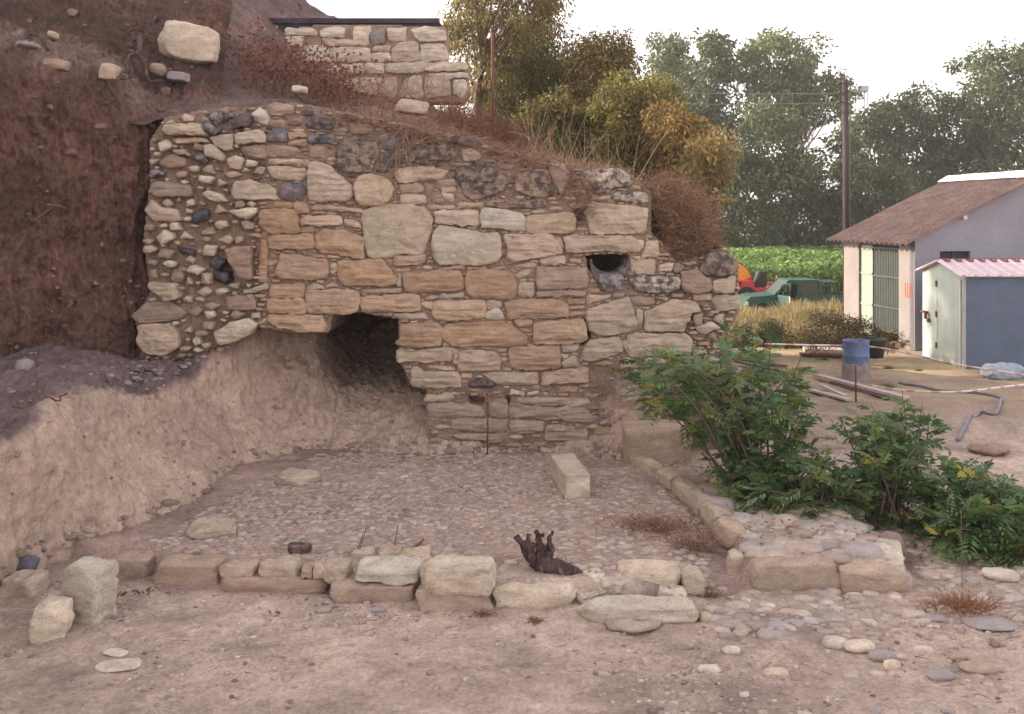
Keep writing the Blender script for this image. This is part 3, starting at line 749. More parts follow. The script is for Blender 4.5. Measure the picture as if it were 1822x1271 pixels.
# pottery-like grey basin that forms the bottom of the round niche
b = MB(); bc = at(1084, 462, YW); k = 28
prof = [(.235, -.06), (.232, .0), (.21, .03), (.19, .0), (.16, -.10), (.10, -.16), (.0, -.18)]
ang = np.linspace(math.pi, 2 * math.pi, k); rings = []
for rx, rz, yy in ((.25, .42, .06), (.25, .42, -.03), (.24, .39, -.06), (.245, .25, -.055), (.235, .20, -.03), (.20, .17, .30)):
    rings.append(np.stack([bc[0] + rx * np.cos(ang), np.full(k, YW + yy), bc[2] + rz * np.sin(ang)], 1))
V = np.vstack(rings); V += .006 * fbm(V * 14, 3, 3)[:, None]
build('basin_stone', V, gridF(len(rings), k), 'lichen', wall, np.tile((.30, .27, .27), (len(V), 1)))
# upper wall on the slope
Y2 = 17.0
OUT2 = np.array([(505, 52), (560, 45), (640, 44), (700, 45), (786, 48), (797, 60), (797, 110), (832, 112), (834, 165), (825, 182), (620, 182), (590, 150), (535, 112), (505, 80)], float)
wall2 = empty('upper_wall', (-1.9, Y2, 5.0), 'pale squared stone wall high on the slope behind the ruined wall', 'wall')
core('mortar_core', wall2, OUT2, Y2, 3, [], lambda a, b: np.full(a.shape, .03), .5)
for i, (t, p) in enumerate(parse('J')):
    V, Fc, C = wall_stone(p, Y2, RS.uniform(0, .04), .02, scol(t), seed=i + 400, strata=.008, rough=.008); build('stone', V, Fc, 'stone', wall2, C)
# dark building above it
dbm = MB(); dbm.box((-7.4, 18.2, 5.4), (-1.40, 18.8, 6.80)); db = empty('dark_building', (-4, 18.2, 5.6), 'dark low building along the top edge above the pale upper wall', 'building')
dbm.build('wall', 'darkwall', db); r_ = MB(); r_.box((-7.4, 18.15, 6.805), (-1.37, 18.9, 6.90)); r_.build('roof', 'darkwall', db)
# ------------------------------------------------------------------ loose and set stones on the ground
def cube_sphere(n):
    V = []; Fc = []; t = np.linspace(-1, 1, n + 1); idx = {}
    def vid(p):
        k = tuple(np.round(p, 5))
        if k not in idx: idx[k] = len(V); V.append(p)
        return idx[k]
    for ax in range(3):
        for sg in (-1, 1):
            for i in range(n):
                for j in range(n):
                    q = []
                    for a, b in ((i, j), (i + 1, j), (i + 1, j + 1), (i, j + 1)):
                        p = [0, 0, 0]; p[ax] = sg; p[(ax + 1) % 3] = t[a]; p[(ax + 2) % 3] = t[b]; q.append(vid(tuple(p)))
                    Fc.append(q if sg > 0 else q[::-1])
    return np.array(V, float), np.array(Fc)
CS = {n: cube_sphere(n) for n in (2, 3, 4, 8, 14)}
def rock(c, dim, rot=(0, 0, 0), rnd=.35, rough=.03, n=14, seed=0, strata=.0, taper=(0, 0), lean=0):
    """c = base centre, dim = full sizes; boxy (rnd 0) to round (rnd 1)"""
    V, Fc = CS[n]; S = V / np.linalg.norm(V, axis=1)[:, None]; P = V * (1 - rnd) + S * 1.08 * rnd
    P = P * (1 + np.stack([vnoise(S * 1.4 + seed * 5.1, 1), vnoise(S * 1.4 + seed * 5.1, 2), vnoise(S * 1.4 + seed * 5.1, 3)], 1) * (.10 if n > 6 else .2))
    P[:, 0] *= 1 - taper[0] * (P[:, 2] * .5 + .5); P[:, 1] *= 1 - taper[1] * (P[:, 2] * .5 + .5); P[:, 0] += lean * P[:, 2]
    P = P * np.array(dim) / 2
    Q = P + seed * 3.7; d = rough * (1.4 * fbm(Q * 5, 4, 1) + .6 * fbm(Q * 22, 2, 2)) + strata * fbm(Q * [3, 3, 28], 2, 3)
    P = P + S * d[:, None]
    if n >= 8 and .055 < rnd < .7:
        fr_ = np.random.RandomState(seed * 7 + 3)
        for _ in range(16):
            nn = fr_.normal(size=3); nn /= np.linalg.norm(nn); dd = P @ nn; m_ = dd.max() * fr_.uniform(.80, .97); P = P - (np.maximum(dd - m_, 0) * .9)[:, None] * nn
    P[:, 2] += dim[2] / 2
    P = P @ np.array(Euler(rot).to_matrix()).T + np.array(c)
    return P, Fc
# river cobbles set in the floor of the room, on the raised platform, and scattered pebbles in front
def cobbles(name, n, region, size, kinds, lab, flat=.45, nres=3, zoff=-.35, seed=3):
    rs = np.random.RandomState(seed); Vs, Fs, Cs = [], [], []; k = 0; V0, F0 = CS[nres]; S0 = V0 / np.linalg.norm(V0, axis=1)[:, None]; B = V0 * .25 + S0 * .8
    tries = 0
    while k < n and tries < n * 30:
        tries += 1; x, y = region(rs)
        if x is None: continue
        a = rs.uniform(*size) * (1 if rs.rand() < .85 else 1.5); b = a * rs.uniform(.5, .85); h = min(a, b) * flat * rs.uniform(.6, 1.2); th = rs.normal(0, .5)
        P = B * (1 + .16 * vnoise(S0 * 1.6 + k * 7.7, 1))[:, None] * [a / 2, b / 2, h]
        c_, s_ = math.cos(th), math.sin(th); P = np.stack([P[:, 0] * c_ - P[:, 1] * s_, P[:, 0] * s_ + P[:, 1] * c_, P[:, 2]], 1)
        z = GZ2(x, y) + h * zoff; Vs.append(P + [x, y, z]); Fs.append(F0 + k * len(V0))
        cc = np.array(kinds[rs.randint(len(kinds))]) * rs.uniform(.75, 1.2); Cs.append(np.tile(cc, (len(V0), 1))); k += 1
    o = build(name, np.vstack(Vs), np.vstack(Fs), 'cobble', col=np.clip(np.vstack(Cs), 0, 1)); return tag(o, lab, 'cobbles', kind='stuff')
gme_x, gme_y = xs, ys; ZG = zz.reshape(len(ys), len(xs))
def GZ2(x, y):
    i = min(max(np.searchsorted(gme_x, x) - 1, 0), len(gme_x) - 2); j = min(max(np.searchsorted(gme_y, y) - 1, 0), len(gme_y) - 2)
    u = (x - gme_x[i]) / (gme_x[i + 1] - gme_x[i]); v = (y - gme_y[j]) / (gme_y[j + 1] - gme_y[j])
    return float((ZG[j, i] * (1 - u) + ZG[j, i + 1] * u) * (1 - v) + (ZG[j + 1, i] * (1 - u) + ZG[j + 1, i + 1] * u) * v)
earthy = [(.40, .315, .265), (.37, .285, .245), (.42, .335, .28), (.35, .27, .235), (.44, .36, .31)]
greyish = [(.42, .35, .30), (.48, .40, .34), (.37, .32, .29), (.44, .345, .285), (.38, .335, .32)]
def reg_room(rs):
    x, y = rs.uniform(-3.6, 2.0), rs.uniform(8.35, 12.4); 
    if y < np.interp(x, [-3.66, -3.13, -1.97, -.8, -.14, .6, 1.5], [9.3, 8.8, 8.7, 8.45, 8.3, 8.4, 8.3]): return None, None
    if x > np.interp(y, [8.3, 9.6, 11, 12.2], [1.7, 1.95, 1.7, 1.35]): return None, None
    if x < np.interp(y, [8.5, 9.5, 10.5, 11.2, 12], [-3.5, -3.3, -3.1, -2.9, -2.5]): return None, None
    if fb1(x * .9, y * .9, 2, 3) < rs.uniform(-.55, -.2): return None, None
    return x, y
cobbles('cobbled_floor', 7200, reg_room, (.04, .085), earthy, 'earthy river cobbles paving the floor of the room below the wall', flat=.40, zoff=-.45, seed=3)
def reg_plat(rs):
    x, y = rs.uniform(2.05, 3.5), rs.uniform(8.55, 11.5)
    if x < np.interp(y, [8.3, 9.6, 11, 12.2], [2.12, 2.2, 1.95, 1.6]): return None, None
    return x, y
cobbles('platform_cobbles', 330, reg_plat, (.12, .25), greyish, 'large pale cobbles paving the raised platform on the right', flat=.30, nres=4, zoff=-.25, seed=5)
def reg_right(rs):
    x, y = rs.uniform(1.6, 6.2), rs.uniform(6.2, 10.5)
    if y > 8.35 and x < 3.65: return None, None
    if y < 7.55 + .12 * (x - 3) and rs.rand() > .10: return None, None
    return x, y
cobbles('kerb_side_cobbles', 900, reg_right, (.05, .15), greyish, 'grey and pale cobbles strewn in front of the kerb on the right', flat=.34, nres=4, zoff=-.40, seed=7)
def reg_front(rs):
    x, y = rs.uniform(-4.2, 4.6), rs.uniform(5.9, 8.6)
    if y > np.interp(x, [-3.66, -3.13, -1.97, -.8, -.14, .6, 1.5], [8.9, 8.4, 8.3, 8.0, 7.85, 7.9, 7.7]): return None, None
    if fb1(x * .9, y * .9, 9, 2) + .12 * x < rs.uniform(-.3, .9): return None, None
    return x, y
cobbles('gravel', 1500, reg_front, (.015, .05), earthy + [(.5, .45, .4), (.20, .15, .14)], 'small gravel strewn over the pale foreground earth', flat=.5, nres=2, zoff=.0, seed=9)
def reg_ledge_dummy(rs): return None, None
# kerb rows
def px_rock(parent, name, x0, x1, yt, yb, depth, col, rnd=.25, rough=.025, seed=0, rot=0, zb=0.0, m='stone', taper=(0, 0), strata=.0, label=None, cat=None, group=None, lean=0, Y=None, pitch=0, roll=0):
    g = gnd((x0 + x1) / 2, yb, zb) if Y is None else at((x0 + x1) / 2, yb, Y); Yf = g[1]; w = (x1 - x0) / F * Yf; zt = HC + (HY - yt) / F * (Yf + depth * .8); h = max(zt - g[2], .03)
    P, Fc = rock((g[0], Yf + depth / 2, g[2] - .05), (w, depth, h + .05), (pitch, roll, rot), rnd, rough, 14, seed, strata, taper, lean)
    o = build(name, P, Fc, m, parent, np.tile(shade(col, .06), (len(P), 1)))
    if label: tag(o, label, cat or 'stone', group)
    return o
row = empty('kerb_wall', (-1.2, 8.2, 0), 'low row of tan kerb stones across the front of the cobbled room', 'low wall')
RL = [(190, 262, 982, 1032, .3, 't'), (266, 388, 990, 1046, .32, 't'), (386, 582, 1012, 1056, .3, 't'), (583, 738, 1026, 1072, .32, 't'), (740, 872, 1036, 1087, .34, 't'),
      (388, 456, 994, 1020, .24, 'p'), (456, 531, 991, 1021, .26, 'p'), (532, 556, 1002, 1022, .2, 'p'), (558, 578, 1000, 1022, .2, 'p'), (572, 617, 996, 1030, .24, 'p'), (619, 750, 994, 1031, .30, 'w')]
for i, (a, b_, c_, d, dp, cl) in enumerate(RL):
    up = i >= 5; Yb = None
    if up:
        Yb = gnd((a + b_) / 2, [0, 0, 0, 0, 0, 1050, 1052, 1054, 1056, 1056, 1066][i])[1] - .03
    px_rock(row, 'kerb_stone', a, b_, c_, d, dp, cl if up else (.43, .325, .26), .06 if not up else .24, .02 if not up else .03, i + 3, Y=Yb)
px_rock(None, 'squared_stone', 746, 880, 992, 1056, .34, 'w', .22, .03, 31, Y=gnd(810, 1087)[1] - .03, label='pale squared stone, the tallest one standing on the kerb row', cat='stone')
px_rock(None, 'squared_stone', 878, 1030, 1028, 1082, .40, 'w', .16, .02, 32, rot=-.06, label='pale flat topped block just in front of the splayed tree stump', cat='stone')
px_rock(None, 'long_stone', 1030, 1262, 1064, 1106, .30, 'w', .22, .025, 33, rot=.04, label='longest pale block lying at the right end of the kerb row', cat='stone')
px_rock(None, 'slab', 1104, 1226, 1000, 1040, .34, 'w', .14, .015, 34, zb=.10, label='pale flat slab lying behind the long block, beside the rubble', cat='stone')
px_rock(None, 'rubble_stone', 1216, 1256, 1004, 1062, .28, 'p', .4, .05, 35, zb=.02, label='rough upright stone at the right end of the flat slab', cat='stone')
px_rock(None, 'rubble_stone', 1036, 1080, 1012, 1042, .26, 'w', .4, .05, 36, zb=.1, label='white angular stone right of the fallen stump log', cat='stone')
px_rock(None, 'rubble_stone', 1066, 1122, 1018, 1056, .28, 'w', .45, .07, 37, zb=.06, rot=.4, label='knobbly white stone between the flat slab and the stump log', cat='stone')
px_rock(None, 'rubble_stone', 1020, 1080, 1040, 1068, .26, 'w', .4, .06, 38, zb=.03, rot=.5, label='leaning white splinter stone just left of the long block', cat='stone')
px_rock(None, 'rubble_stone', 1124, 1158, 1036, 1056, .18, 'p', .5, .05, 39, zb=.05, label='small pointed stone below the front edge of the flat slab', cat='stone')
px_rock(None, 'rubble_stone', 1176, 1222, 1040, 1066, .22, 'w', .4, .05, 40, zb=.04, rot=-.3, label='angular white stone resting on the right end of the long block', cat='stone')
px_rock(None, 'small_stone', 1216, 1242, 1084, 1106, .14, 'p', .4, .03, 41, label='small stone propped under the right end of the long block', cat='stone')
px_rock(None, 'small_stone', 1248, 1266, 1092, 1104, .1, 'p', .6, .02, 42, label='tiny rounded stone just right of the long block', cat='stone')
px_rock(None, 'buried_boulder', 1080, 1180, 1096, 1122, .5, (.42, .33, .27), .9, .03, 43, label='low dusty boulder half buried in front of the long block', cat='boulder')
for i, (a, b_, c_, d, tx) in enumerate([(668, 712, 974, 990, 'flat pale cap stone behind the kerb row, left of its neighbour cap'), (708, 768, 972, 992, 'wider pale cap stone behind the tallest kerb stone'), (700, 768, 990, 1003, 'thin pale stone wedged behind the tallest kerb stone'), (622, 662, 976, 992, 'small pale stone behind the kerb row under the thin red stems')]):
    px_rock(None, 'cap_stone', a, b_, c_, d, .22, 'p', .4, .03, 50 + i, zb=.15, label=tx, cat='stone')
px_rock(None, 'brick_piece', 508, 552, 966, 981, .10, (.20, .13, .115), .2, .01, 55, zb=.17, rot=-.15, label='dark broken brick piece lying on the cobbled floor', cat='brick', m='lichen')
px_rock(None, 'flat_rock', 328, 408, 926, 952, .42, 'p', .3, .04, 56, zb=.2, rot=.2, label='flat pale rock on the floor beside the foot of the pale bank', cat='rock')
px_rock(None, 'flat_rock', 487, 565, 838, 860, .35, 'p', .4, .04, 57, zb=.15, rot=.3, label='flat pale rock at the back left corner of the cobbled floor', cat='rock')
# kerb stones of the raised platform
pr = empty('platform_kerb', (2.6, 8.4, 0), 'thick rounded kerb stones edging the front of the raised cobbled platform', 'kerb')
px_rock(pr, 'kerb_stone', 1334, 1498, 990, 1050, .26, (.44, .35, .275), .30, .02, 60, Y=8.33)
px_rock(pr, 'kerb_stone', 1496, 1622, 998, 1056, .26, (.44, .35, .275), .34, .02, 61, Y=8.30, lean=-.03)
px_rock(None, 'corner_stone', 1566, 1636, 960, 1052, .75, 'w', .40, .02, 62, Y=8.42, rot=-.30, label='rounded pale corner stone at the right end of the platform kerb', cat='stone')
px_rock(None, 'pointed_stone', 1556, 1634, 934, 1030, .22, (.33, .25, .22), .45, .03, 63, Y=9.05, taper=(.75, .2), label='grey brown pointed stone standing behind the platform corner stone', cat='stone')
px_rock(None, 'upright_stone', 1294, 1336, 976, 1036, .2, 'p', .45, .015, 64, Y=8.62, taper=(.3, .1), label='rounded upright stone at the left end of the platform kerb', cat='stone')
lk = empty('side_kerb', (1.9, 10.5, .1), 'line of pale kerb stones running back from the platform to the wall', 'kerb')
for i in range(7):
    t = i / 6.0; y = 9.35 + 2.7 * t; x = float(np.interp(y, [8.3, 9.6, 11, 12.2], [2.02, 2.12, 1.86, 1.5])) - .02
    P, Fc = rock((x, y, .05), (.16 + .04 * RS.rand(), .43, .22 + .03 * RS.rand()), (0, 0, .22 if y < 11 else .3), .3, .02, 14, 70 + i); build('kerb_stone', P, Fc, 'stone', lk, np.tile(shade('p', .07), (len(P), 1)))
px_rock(None, 'dressed_block', 1118, 1232, 752, 842, .62, (.47, .38, .30), .05, .012, 80, Y=11.85, label='large squared stone block standing against the right foot of the wall', cat='stone block')
px_rock(None, 'slab', 1124, 1196, 838, 858, .4, 'w', .15, .02, 81, Y=11.7, label='thin pale slab lying under the large squared block', cat='stone')
px_rock(None, 'threshold_stone', 994, 1040, 812, 880, 1.05, 'w', .03, .006, 82, Y=10.5, rot=.13, label='narrow pale beam of stone lying lengthwise at the foot of the wall', cat='stone')
# rocks at the lower left
px_rock(None, 'upright_rock', 92, 188, 988, 1112, .30, 'w', .22, .035, 90, rot=-.35, lean=.05, label='tall pale slab rock leaning on the bank at lower left', cat='rock', strata=.02)
px_rock(None, 'rounded_rock', 42, 112, 1060, 1144, .24, 'w', .5, .03, 91, rot=.3, lean=.12, label='rounded pale rock in front of the tall slab rock at lower left', cat='rock')
px_rock(None, 'rough_rock', -10, 62, 1012, 1086, .35, 'p', .4, .04, 92, Y=8.1, label='rough rock at the left edge above the rounded pale rock', cat='rock')
px_rock(None, 'dark_rock', 22, 54, 988, 1012, .18, 'g', .6, .02, 93, Y=8.5, label='small dark rock in the bank above the lower left rocks', cat='rock', m='cobble')
for i, (x, y, w, h, cl, tx) in enumerate([(210, 1182, 76, 10, 'w', 'flat white stone flush with the earth at lower left'), (205, 1160, 44, 6, 'w', 'thin sliver of white stone just above the flat white one'),
    (1488, 1140, 42, 18, 'w', 'pale domed stone, left one of the pair in the right foreground'), (1528, 1146, 52, 16, 'w', 'pale domed stone, right one of the pair in the right foreground'),
    (1302, 1155, 32, 14, 'w', 'oval white pebble alone below the end of the kerb row'), (1262, 1188, 38, 15, 'w', 'oval white pebble near the bottom edge right of centre'), (1568, 1163, 46, 15, 'l', 'grey tinted stone right below the pale domed pair'),
    (1588, 1180, 30, 18, 'w', 'tilted white stone right of the grey tinted stone'), (1290, 1130, 22, 10, 'l', 'small bluish pebble below the long block end'), (1706, 1166, 34, 12, 'm', 'brown flat stone in the lower right corner'),
    (1655, 1096, 52, 9, 'l', 'flat pale stone left of the long flat one at right edge'), (1760, 1106, 88, 12, 'l', 'long flat grey stone at the right edge below the dry tuft'), (1417, 1185, 10, 9, 'w', 'tiny white pebble in the right foreground'),
    (1381, 1194, 44, 10, 'p', 'low pale stone beside the tiny white pebble'), (1672, 1198, 48, 12, 'l', 'low grey stone near the bottom edge at right'), (1740, 1185, 60, 16, 'm', 'largest brown stone in the lower right corner'),
    (575, 1083, 26, 8, 'l', 'bluish half buried stone left below the kerb row'), (672, 1083, 28, 9, 'l', 'bluish half buried stone under the middle of the kerb row'), (1780, 1018, 60, 18, 'w', 'white stone beside the shrub at the right edge')]):
    g = gnd(x, y + h / 2); z0 = GZ2(g[0], g[1]); g = gnd(x, y + h / 2, z0); w_ = w / F * g[1]; hh = max(h / F * g[1] * .75, .02)
    P, Fc = rock((g[0], g[1], z0 - hh * .35), (w_, w_ * .6, hh * 1.35), (0, 0, RS.uniform(-.3, .3)), .75, .008, 8, 100 + i)
    tag(build('pebble' if w < 45 else 'flat_stone', P, Fc, 'cobble', None, np.tile(shade(cl, .05), (len(P), 1))), tx, 'stone')
# stones in the left bank and on the slope
for i, (x0, x1, yt, yb, Y, cl, m_, tx, rn) in enumerate([(282, 386, 44, 112, 14.3, 'w', 'stone', 'big pale boulder on the upper left slope near the roots', .45), (62, 116, 104, 124, 12.35, 'm', 'stone', 'flat brown stone in the light band of the dark bank', .4),
    (172, 206, 112, 142, 12.55, 'p', 'stone', 'pale angular stone sticking out of the dark bank under the roots', .4), (80, 94, 54, 68, 12.7, 'p', 'stone', 'small round pale stone high in the dark bank', .7),
    (22, 60, 72, 84, 11.9, 'l', 'stone', 'thin grey stone at the left edge of the bank band', .5), (262, 286, 112, 132, 13.4, 'm', 'stone', 'small brown stone below the boulder roots', .6), (290, 330, 126, 144, 13.6, 'l', 'cobble', 'flat grey stone half buried under the pale boulder', .5),
    (24, 56, 640, 680, 10.9, 'l', 'cobble', 'grey cobble at the left edge of the dark ledge', .6), (160, 190, 640, 658, 12.2, 'l', 'cobble', 'grey cobble in the middle of the dark ledge', .6), (54, 68, 648, 668, 11.2, 'm', 'cobble', 'small brown cobble on the dark ledge', .6),
    (700, 760, 176, 202, 14.0, 'p', 'stone', 'pale flat stone on the mound above the wall amid dry twigs', .45), (515, 545, 152, 166, 13.6, 'w', 'stone', 'small white stone on the dark slope right below the upper wall', .5)]):
    if 7 <= i <= 9: P, Fc = rock(at((x0 + x1) / 2, yb + 6, Y), ((x1 - x0) / F * Y, .2, (yb - yt + 8) / F * Y), (0, .1, .3), .7, .012, 8, 140 + i)
    else: P, Fc = rock(at((x0 + x1) / 2, yb, Y) + [0, .12 if i else .0, 0], ((x1 - x0) / F * Y, .5 if i == 0 else .35, (yb - yt) / F * Y), (0, .18 if i == 0 else .1, .2), rn, .03 if i == 0 else .012, 14, 140 + i)
    tag(build('boulder' if i == 0 else 'bank_stone', P, Fc, m_, None, np.tile(shade(cl, .05), (len(P), 1))), tx, 'boulder' if i == 0 else 'stone')
# gravel on the dark ledge
rs = np.random.RandomState(4); mb = MB(); V0, F0 = CS[2]
for i in range(420):
    x = rs.uniform(10, 400); t = rs.rand() ** .6; ye = np.interp(x, [22, 100, 185, 245, 300, 345, 400], [750, 700, 676, 694, 684, 650, 612]); yb = np.interp(x, [22, 240, 400], [632, 636, 605]); y = yb + (ye - yb) * (1 - t)
    De = np.interp(x, [22, 100, 185, 245, 300, 345, 400], [9.1, 9.8, 10.5, 11.0, 11.7, 12.35, 12.8]); Db = np.interp(x, [22, 100, 185, 245, 300, 400], [11.8, 12.2, 12.6, 12.9, 13.0, 13.2]); D = 1 / (1 / Db + (1 / De - 1 / Db) * (1 - t)); D = Db + (De - Db) * (y - yb) / (ye - yb + 1e-6)
    c_ = at(x, y, D); s_ = rs.uniform(.015, .06); S0 = V0 / np.linalg.norm(V0, axis=1)[:, None]
    P = S0 * (1 + .2 * vnoise(S0 * 1.5 + i * 3.1, 1))[:, None] * [s_, s_ * .8, s_ * .5] + c_; mb.add(P, F0, np.clip(np.array([(.2, .17, .18), (.3, .24, .22), (.12, .1, .11)][rs.randint(3)]), 0, 1))
tag(mb.build('ledge_gravel', 'cobble', None, True), 'dark gravel and chips lying on the ledge under the dark bank', 'gravel', kind='stuff')
# clods on the dark bank faces and crumbs at the foot of the pale bank
# ------------------------------------------------------------------ roots, rods, stems
def sway(p0, p1, n, amp, seed):
    t = np.linspace(0, 1, n)[:, None]; P = np.array(p0) * (1 - t) + np.array(p1) * t
    return P + amp * np.stack([vnoise(np.c_[t * 4, t * 0, t * 0 + seed], 1), vnoise(np.c_[t * 4, t * 0, t * 0 + seed], 2), vnoise(np.c_[t * 4, t * 0, t * 0 + seed], 3)], 1) * np.sin(t * np.pi) ** .5
mb = MB()
for i, (a, b_, r) in enumerate([((250, 60, 13.2), (230, 135, 12.75), .05), ((240, 110, 12.8), (178, 190, 12.45), .035), ((245, 100, 12.9), (288, 168, 13.2), .03), ((262, 40, 13.6), (300, 34, 13.9), .03), ((230, 62, 13.2), (268, 74, 13.3), .022),
        ((268, 74, 13.3), (272, 38, 13.6), .02), ((236, 90, 12.9), (210, 150, 12.55), .02), ((245, 70, 13.1), (205, 40, 13.4), .025), ((268, 74, 13.3), (262, 46, 13.5), .02)]):
    P = sway(at(*a), at(*b_), 12, .10, i); mb.tube(P, np.linspace(r, r * .4, 12), 7)
tag(mb.build('tree_roots', 'root', None, True), 'black tangle of dead tree roots hanging over the top of the dark bank', 'roots')
mb = MB(); mb.tube(sway(at(55, 60, 12.6), at(86, 90, 12.35), 8, .06, 4), .022, 6)
tag(mb.build('root_stub', 'root', None, True), 'short dark root stub poking from the upper left corner of the bank', 'root')
mb = MB(); mb.tube(sway(at(162, 342, 12.25), at(163, 412, 12.2), 10, .05, 9), np.linspace(.022, .014, 10), 7); tag(mb.build('root', 'rust', None, True), 'reddish straight root hanging down the dark bank', 'root')
mb = MB(); mb.tube(sway(at(50, 385, 11.8), at(118, 372, 12.05), 12, .10, 12), .010, 6); mb.tube(sway(at(50, 378, 11.8), at(80, 400, 11.95), 8, .05, 13), .008, 6); tag(mb.build('root', 'bark', None, True), 'thin forked root spreading sideways on the dark bank', 'root')
mb = MB(); mb.tube(sway(at(22, 724, 8.95), at(120, 700, 9.6), 10, .06, 14), .009, 6); tag(mb.build('root', 'rust', None, True), 'thin reddish root lying along the edge of the pale bank', 'root')
mb = MB(); mb.tube([at(867, 700, 12.42), at(868, 760, 12.40), at(867, 808, 12.36)], .010, 8); mb.tube([at(867, 806, 12.36), at(867, 812, 12.36)], .02, 8); tag(mb.build('iron_rod', 'rust', None, True), 'thin dark iron rod standing upright against the foot of the wall', 'rod')
mb = MB(); mb.tube([at(877, 262, 14.6), at(876, 54, 14.6)], .022, 8); mb.tube([at(877, 56, 14.6), at(876.5, 50, 14.6)], .03, 8); tag(mb.build('iron_post', 'rust', None, True), 'rusty thin iron post rising from the mound above the wall', 'post')
mb = MB(); mb.tube(catmull([at(890, 248, 15.5), at(897, 238, 15.5), at(915, 236, 15.5), at(938, 244, 15.5), at(942, 252, 15.5)], 20), .016, 7); tag(mb.build('bent_pipe', 'steel', None, True), 'bent grey pipe hoop poking out of the mound above the wall', 'pipe')
# splayed stump with fallen log
st = empty('tree_stump', tuple(gnd(958, 1030, .12)), 'dark splayed root stump lying behind the kerb row', 'stump'); mb = MB(); B0 = gnd(962, 1032, .15) + [0, .25, 0]
for i, (x, y, r) in enumerate([(918, 964, .05), (932, 972, .035), (941, 960, .03), (954, 956, .035), (967, 962, .03), (983, 956, .016), (945, 985, .07), (964, 990, .07), (976, 980, .03)]):
    tip = at(x, y - 10, B0[1] - .06 + .02 * i); mb.tube(sway(B0 + [(x - 950) / F * 8.4 * .30, 0, .04], tip, 11, .05, i + 40), np.linspace(.042, r * .50, 11) + .006 * np.sin(np.arange(11) * 2.1), 9)
mb.build('stump_shoots', 'root', st, True); mb = MB(); mb.tube(sway(B0 + [-.03, 0, .07], at(1042, 1036, B0[1] - .05), 9, .03, 20), np.linspace(.09, .06, 9), 10); mb.build('log', 'root', st, True)
mb = MB(); mb.tube([at(974, 984, 8.5), at(980, 958, 8.5)], .008, 6); mb.build('twig', 'rust', st, True)
mb = MB(); mb.tube(catmull([gnd(740, 972, .17), at(762, 955, 9.3), at(785, 951, 9.4)], 12), .008, 6); tag(mb.build('stem', 'rust', None, True), 'curved reddish stem rising from the cobbled floor behind the kerb', 'stem')
mb = MB(); mb.tube([gnd(702, 972, .17), at(708, 935, 9.3)], .005, 5); tag(mb.build('stem', 'rust', None, True), 'straight thin red stem left of the curved stem', 'stem', )
mb = MB(); mb.tube([gnd(640, 978, .17), at(652, 940, 9.2)], .005, 5); mb.tube([gnd(637, 978, .17), at(647, 945, 9.2)], .004, 5); tag(mb.build('stem', 'rust', None, True), 'pair of thin dry stems at the left of the straight red stem', 'stem')
for i, (x, y, tx) in enumerate([(205, 1068, 'dark dry weed clump beside the tall slab rock'), (255, 1062, 'dark dry weed clump farther right on the pale earth, below the kerb start')]):
    mb = MB(); g = gnd(x, y)
    for k in range(26):
        a = RS.uniform(0, 6.28); l = RS.uniform(.03, .10); mb.tube([g, g + [l * math.cos(a), l * math.sin(a), RS.uniform(.01, .06)]], .004, 4)
    tag(mb.build('dry_weed', 'root', None), tx, 'dry weed')
# ------------------------------------------------------------------ barn
uf = np.array([-.155, .988, 0]); ug = np.array([.988, .155, 0]); zz_ = np.array([0, 0, 1.0])
C1 = np.array([10.75, 25.95, -.4]); LF, LG, EH, SL = 3.84, 7.4, 3.0, .46
barn = empty('barn', tuple(C1), 'old plastered barn with rusty corrugated roof and green double door', 'barn')
mb = MB()
for a, b_ in ((0.0, .78), (2.95, LF)): mb.box((a, 0, 0), (b_, .25, EH), C1, uf, ug)
mb.box((.78, 0, 2.78), (2.95, .25, EH), C1, uf, ug); mb.box((LF - .25, .25, 0), (LF, LG, EH), C1, uf, ug)
mb.build('front_wall', 'plaster', barn)
mb = MB(); wx0, wx1, wz0, wz1 = .73, 1.62, 2.15, 2.66
prof_ = lambda x: EH + SL * min(x, LG - x)
for (a, b_, z0, z1f) in ((.0, wx0, 0, None), (wx1, LG, 0, None)):
    pts = [(a, 0), (b_, 0), (b_, prof_(b_))] + ([(LG / 2, prof_(LG / 2))] if a < LG / 2 < b_ else []) + [(a, prof_(a))]
    mb.prism(pts, 0, .25, C1 - .003 * uf, ug, uf)
mb.prism([(wx0, 0), (wx1, 0), (wx1, wz0), (wx0, wz0)], 0, .25, C1 - .003 * uf, ug, uf); mb.prism([(wx0, wz1), (wx1, wz1), (wx1, prof_(wx1)), (wx0, prof_(wx0))], 0, .25, C1 - .003 * uf, ug, uf)
mb.build('gable_wall', 'gable', barn)
wn_ = MB(); wn_.box((wx0, .10, wz0), (wx1, .13, wz1), C1, ug, uf); wo_ = wn_.build('window', 'inside', barn)
fr = MB(); fr.box((wx0 + .42, .07, wz0), (wx0 + .46, .10, wz1), C1, ug, uf); fr.build('frame', 'doordark', wo_)
mb = MB(); mb.box((-.1, 0, 0), (0, 0.1, .1), C1 + 1.45 * ug + (3.52) * zz_ - .12 * uf, ug, uf); mb.build('purlin_end', 'ridge', barn)
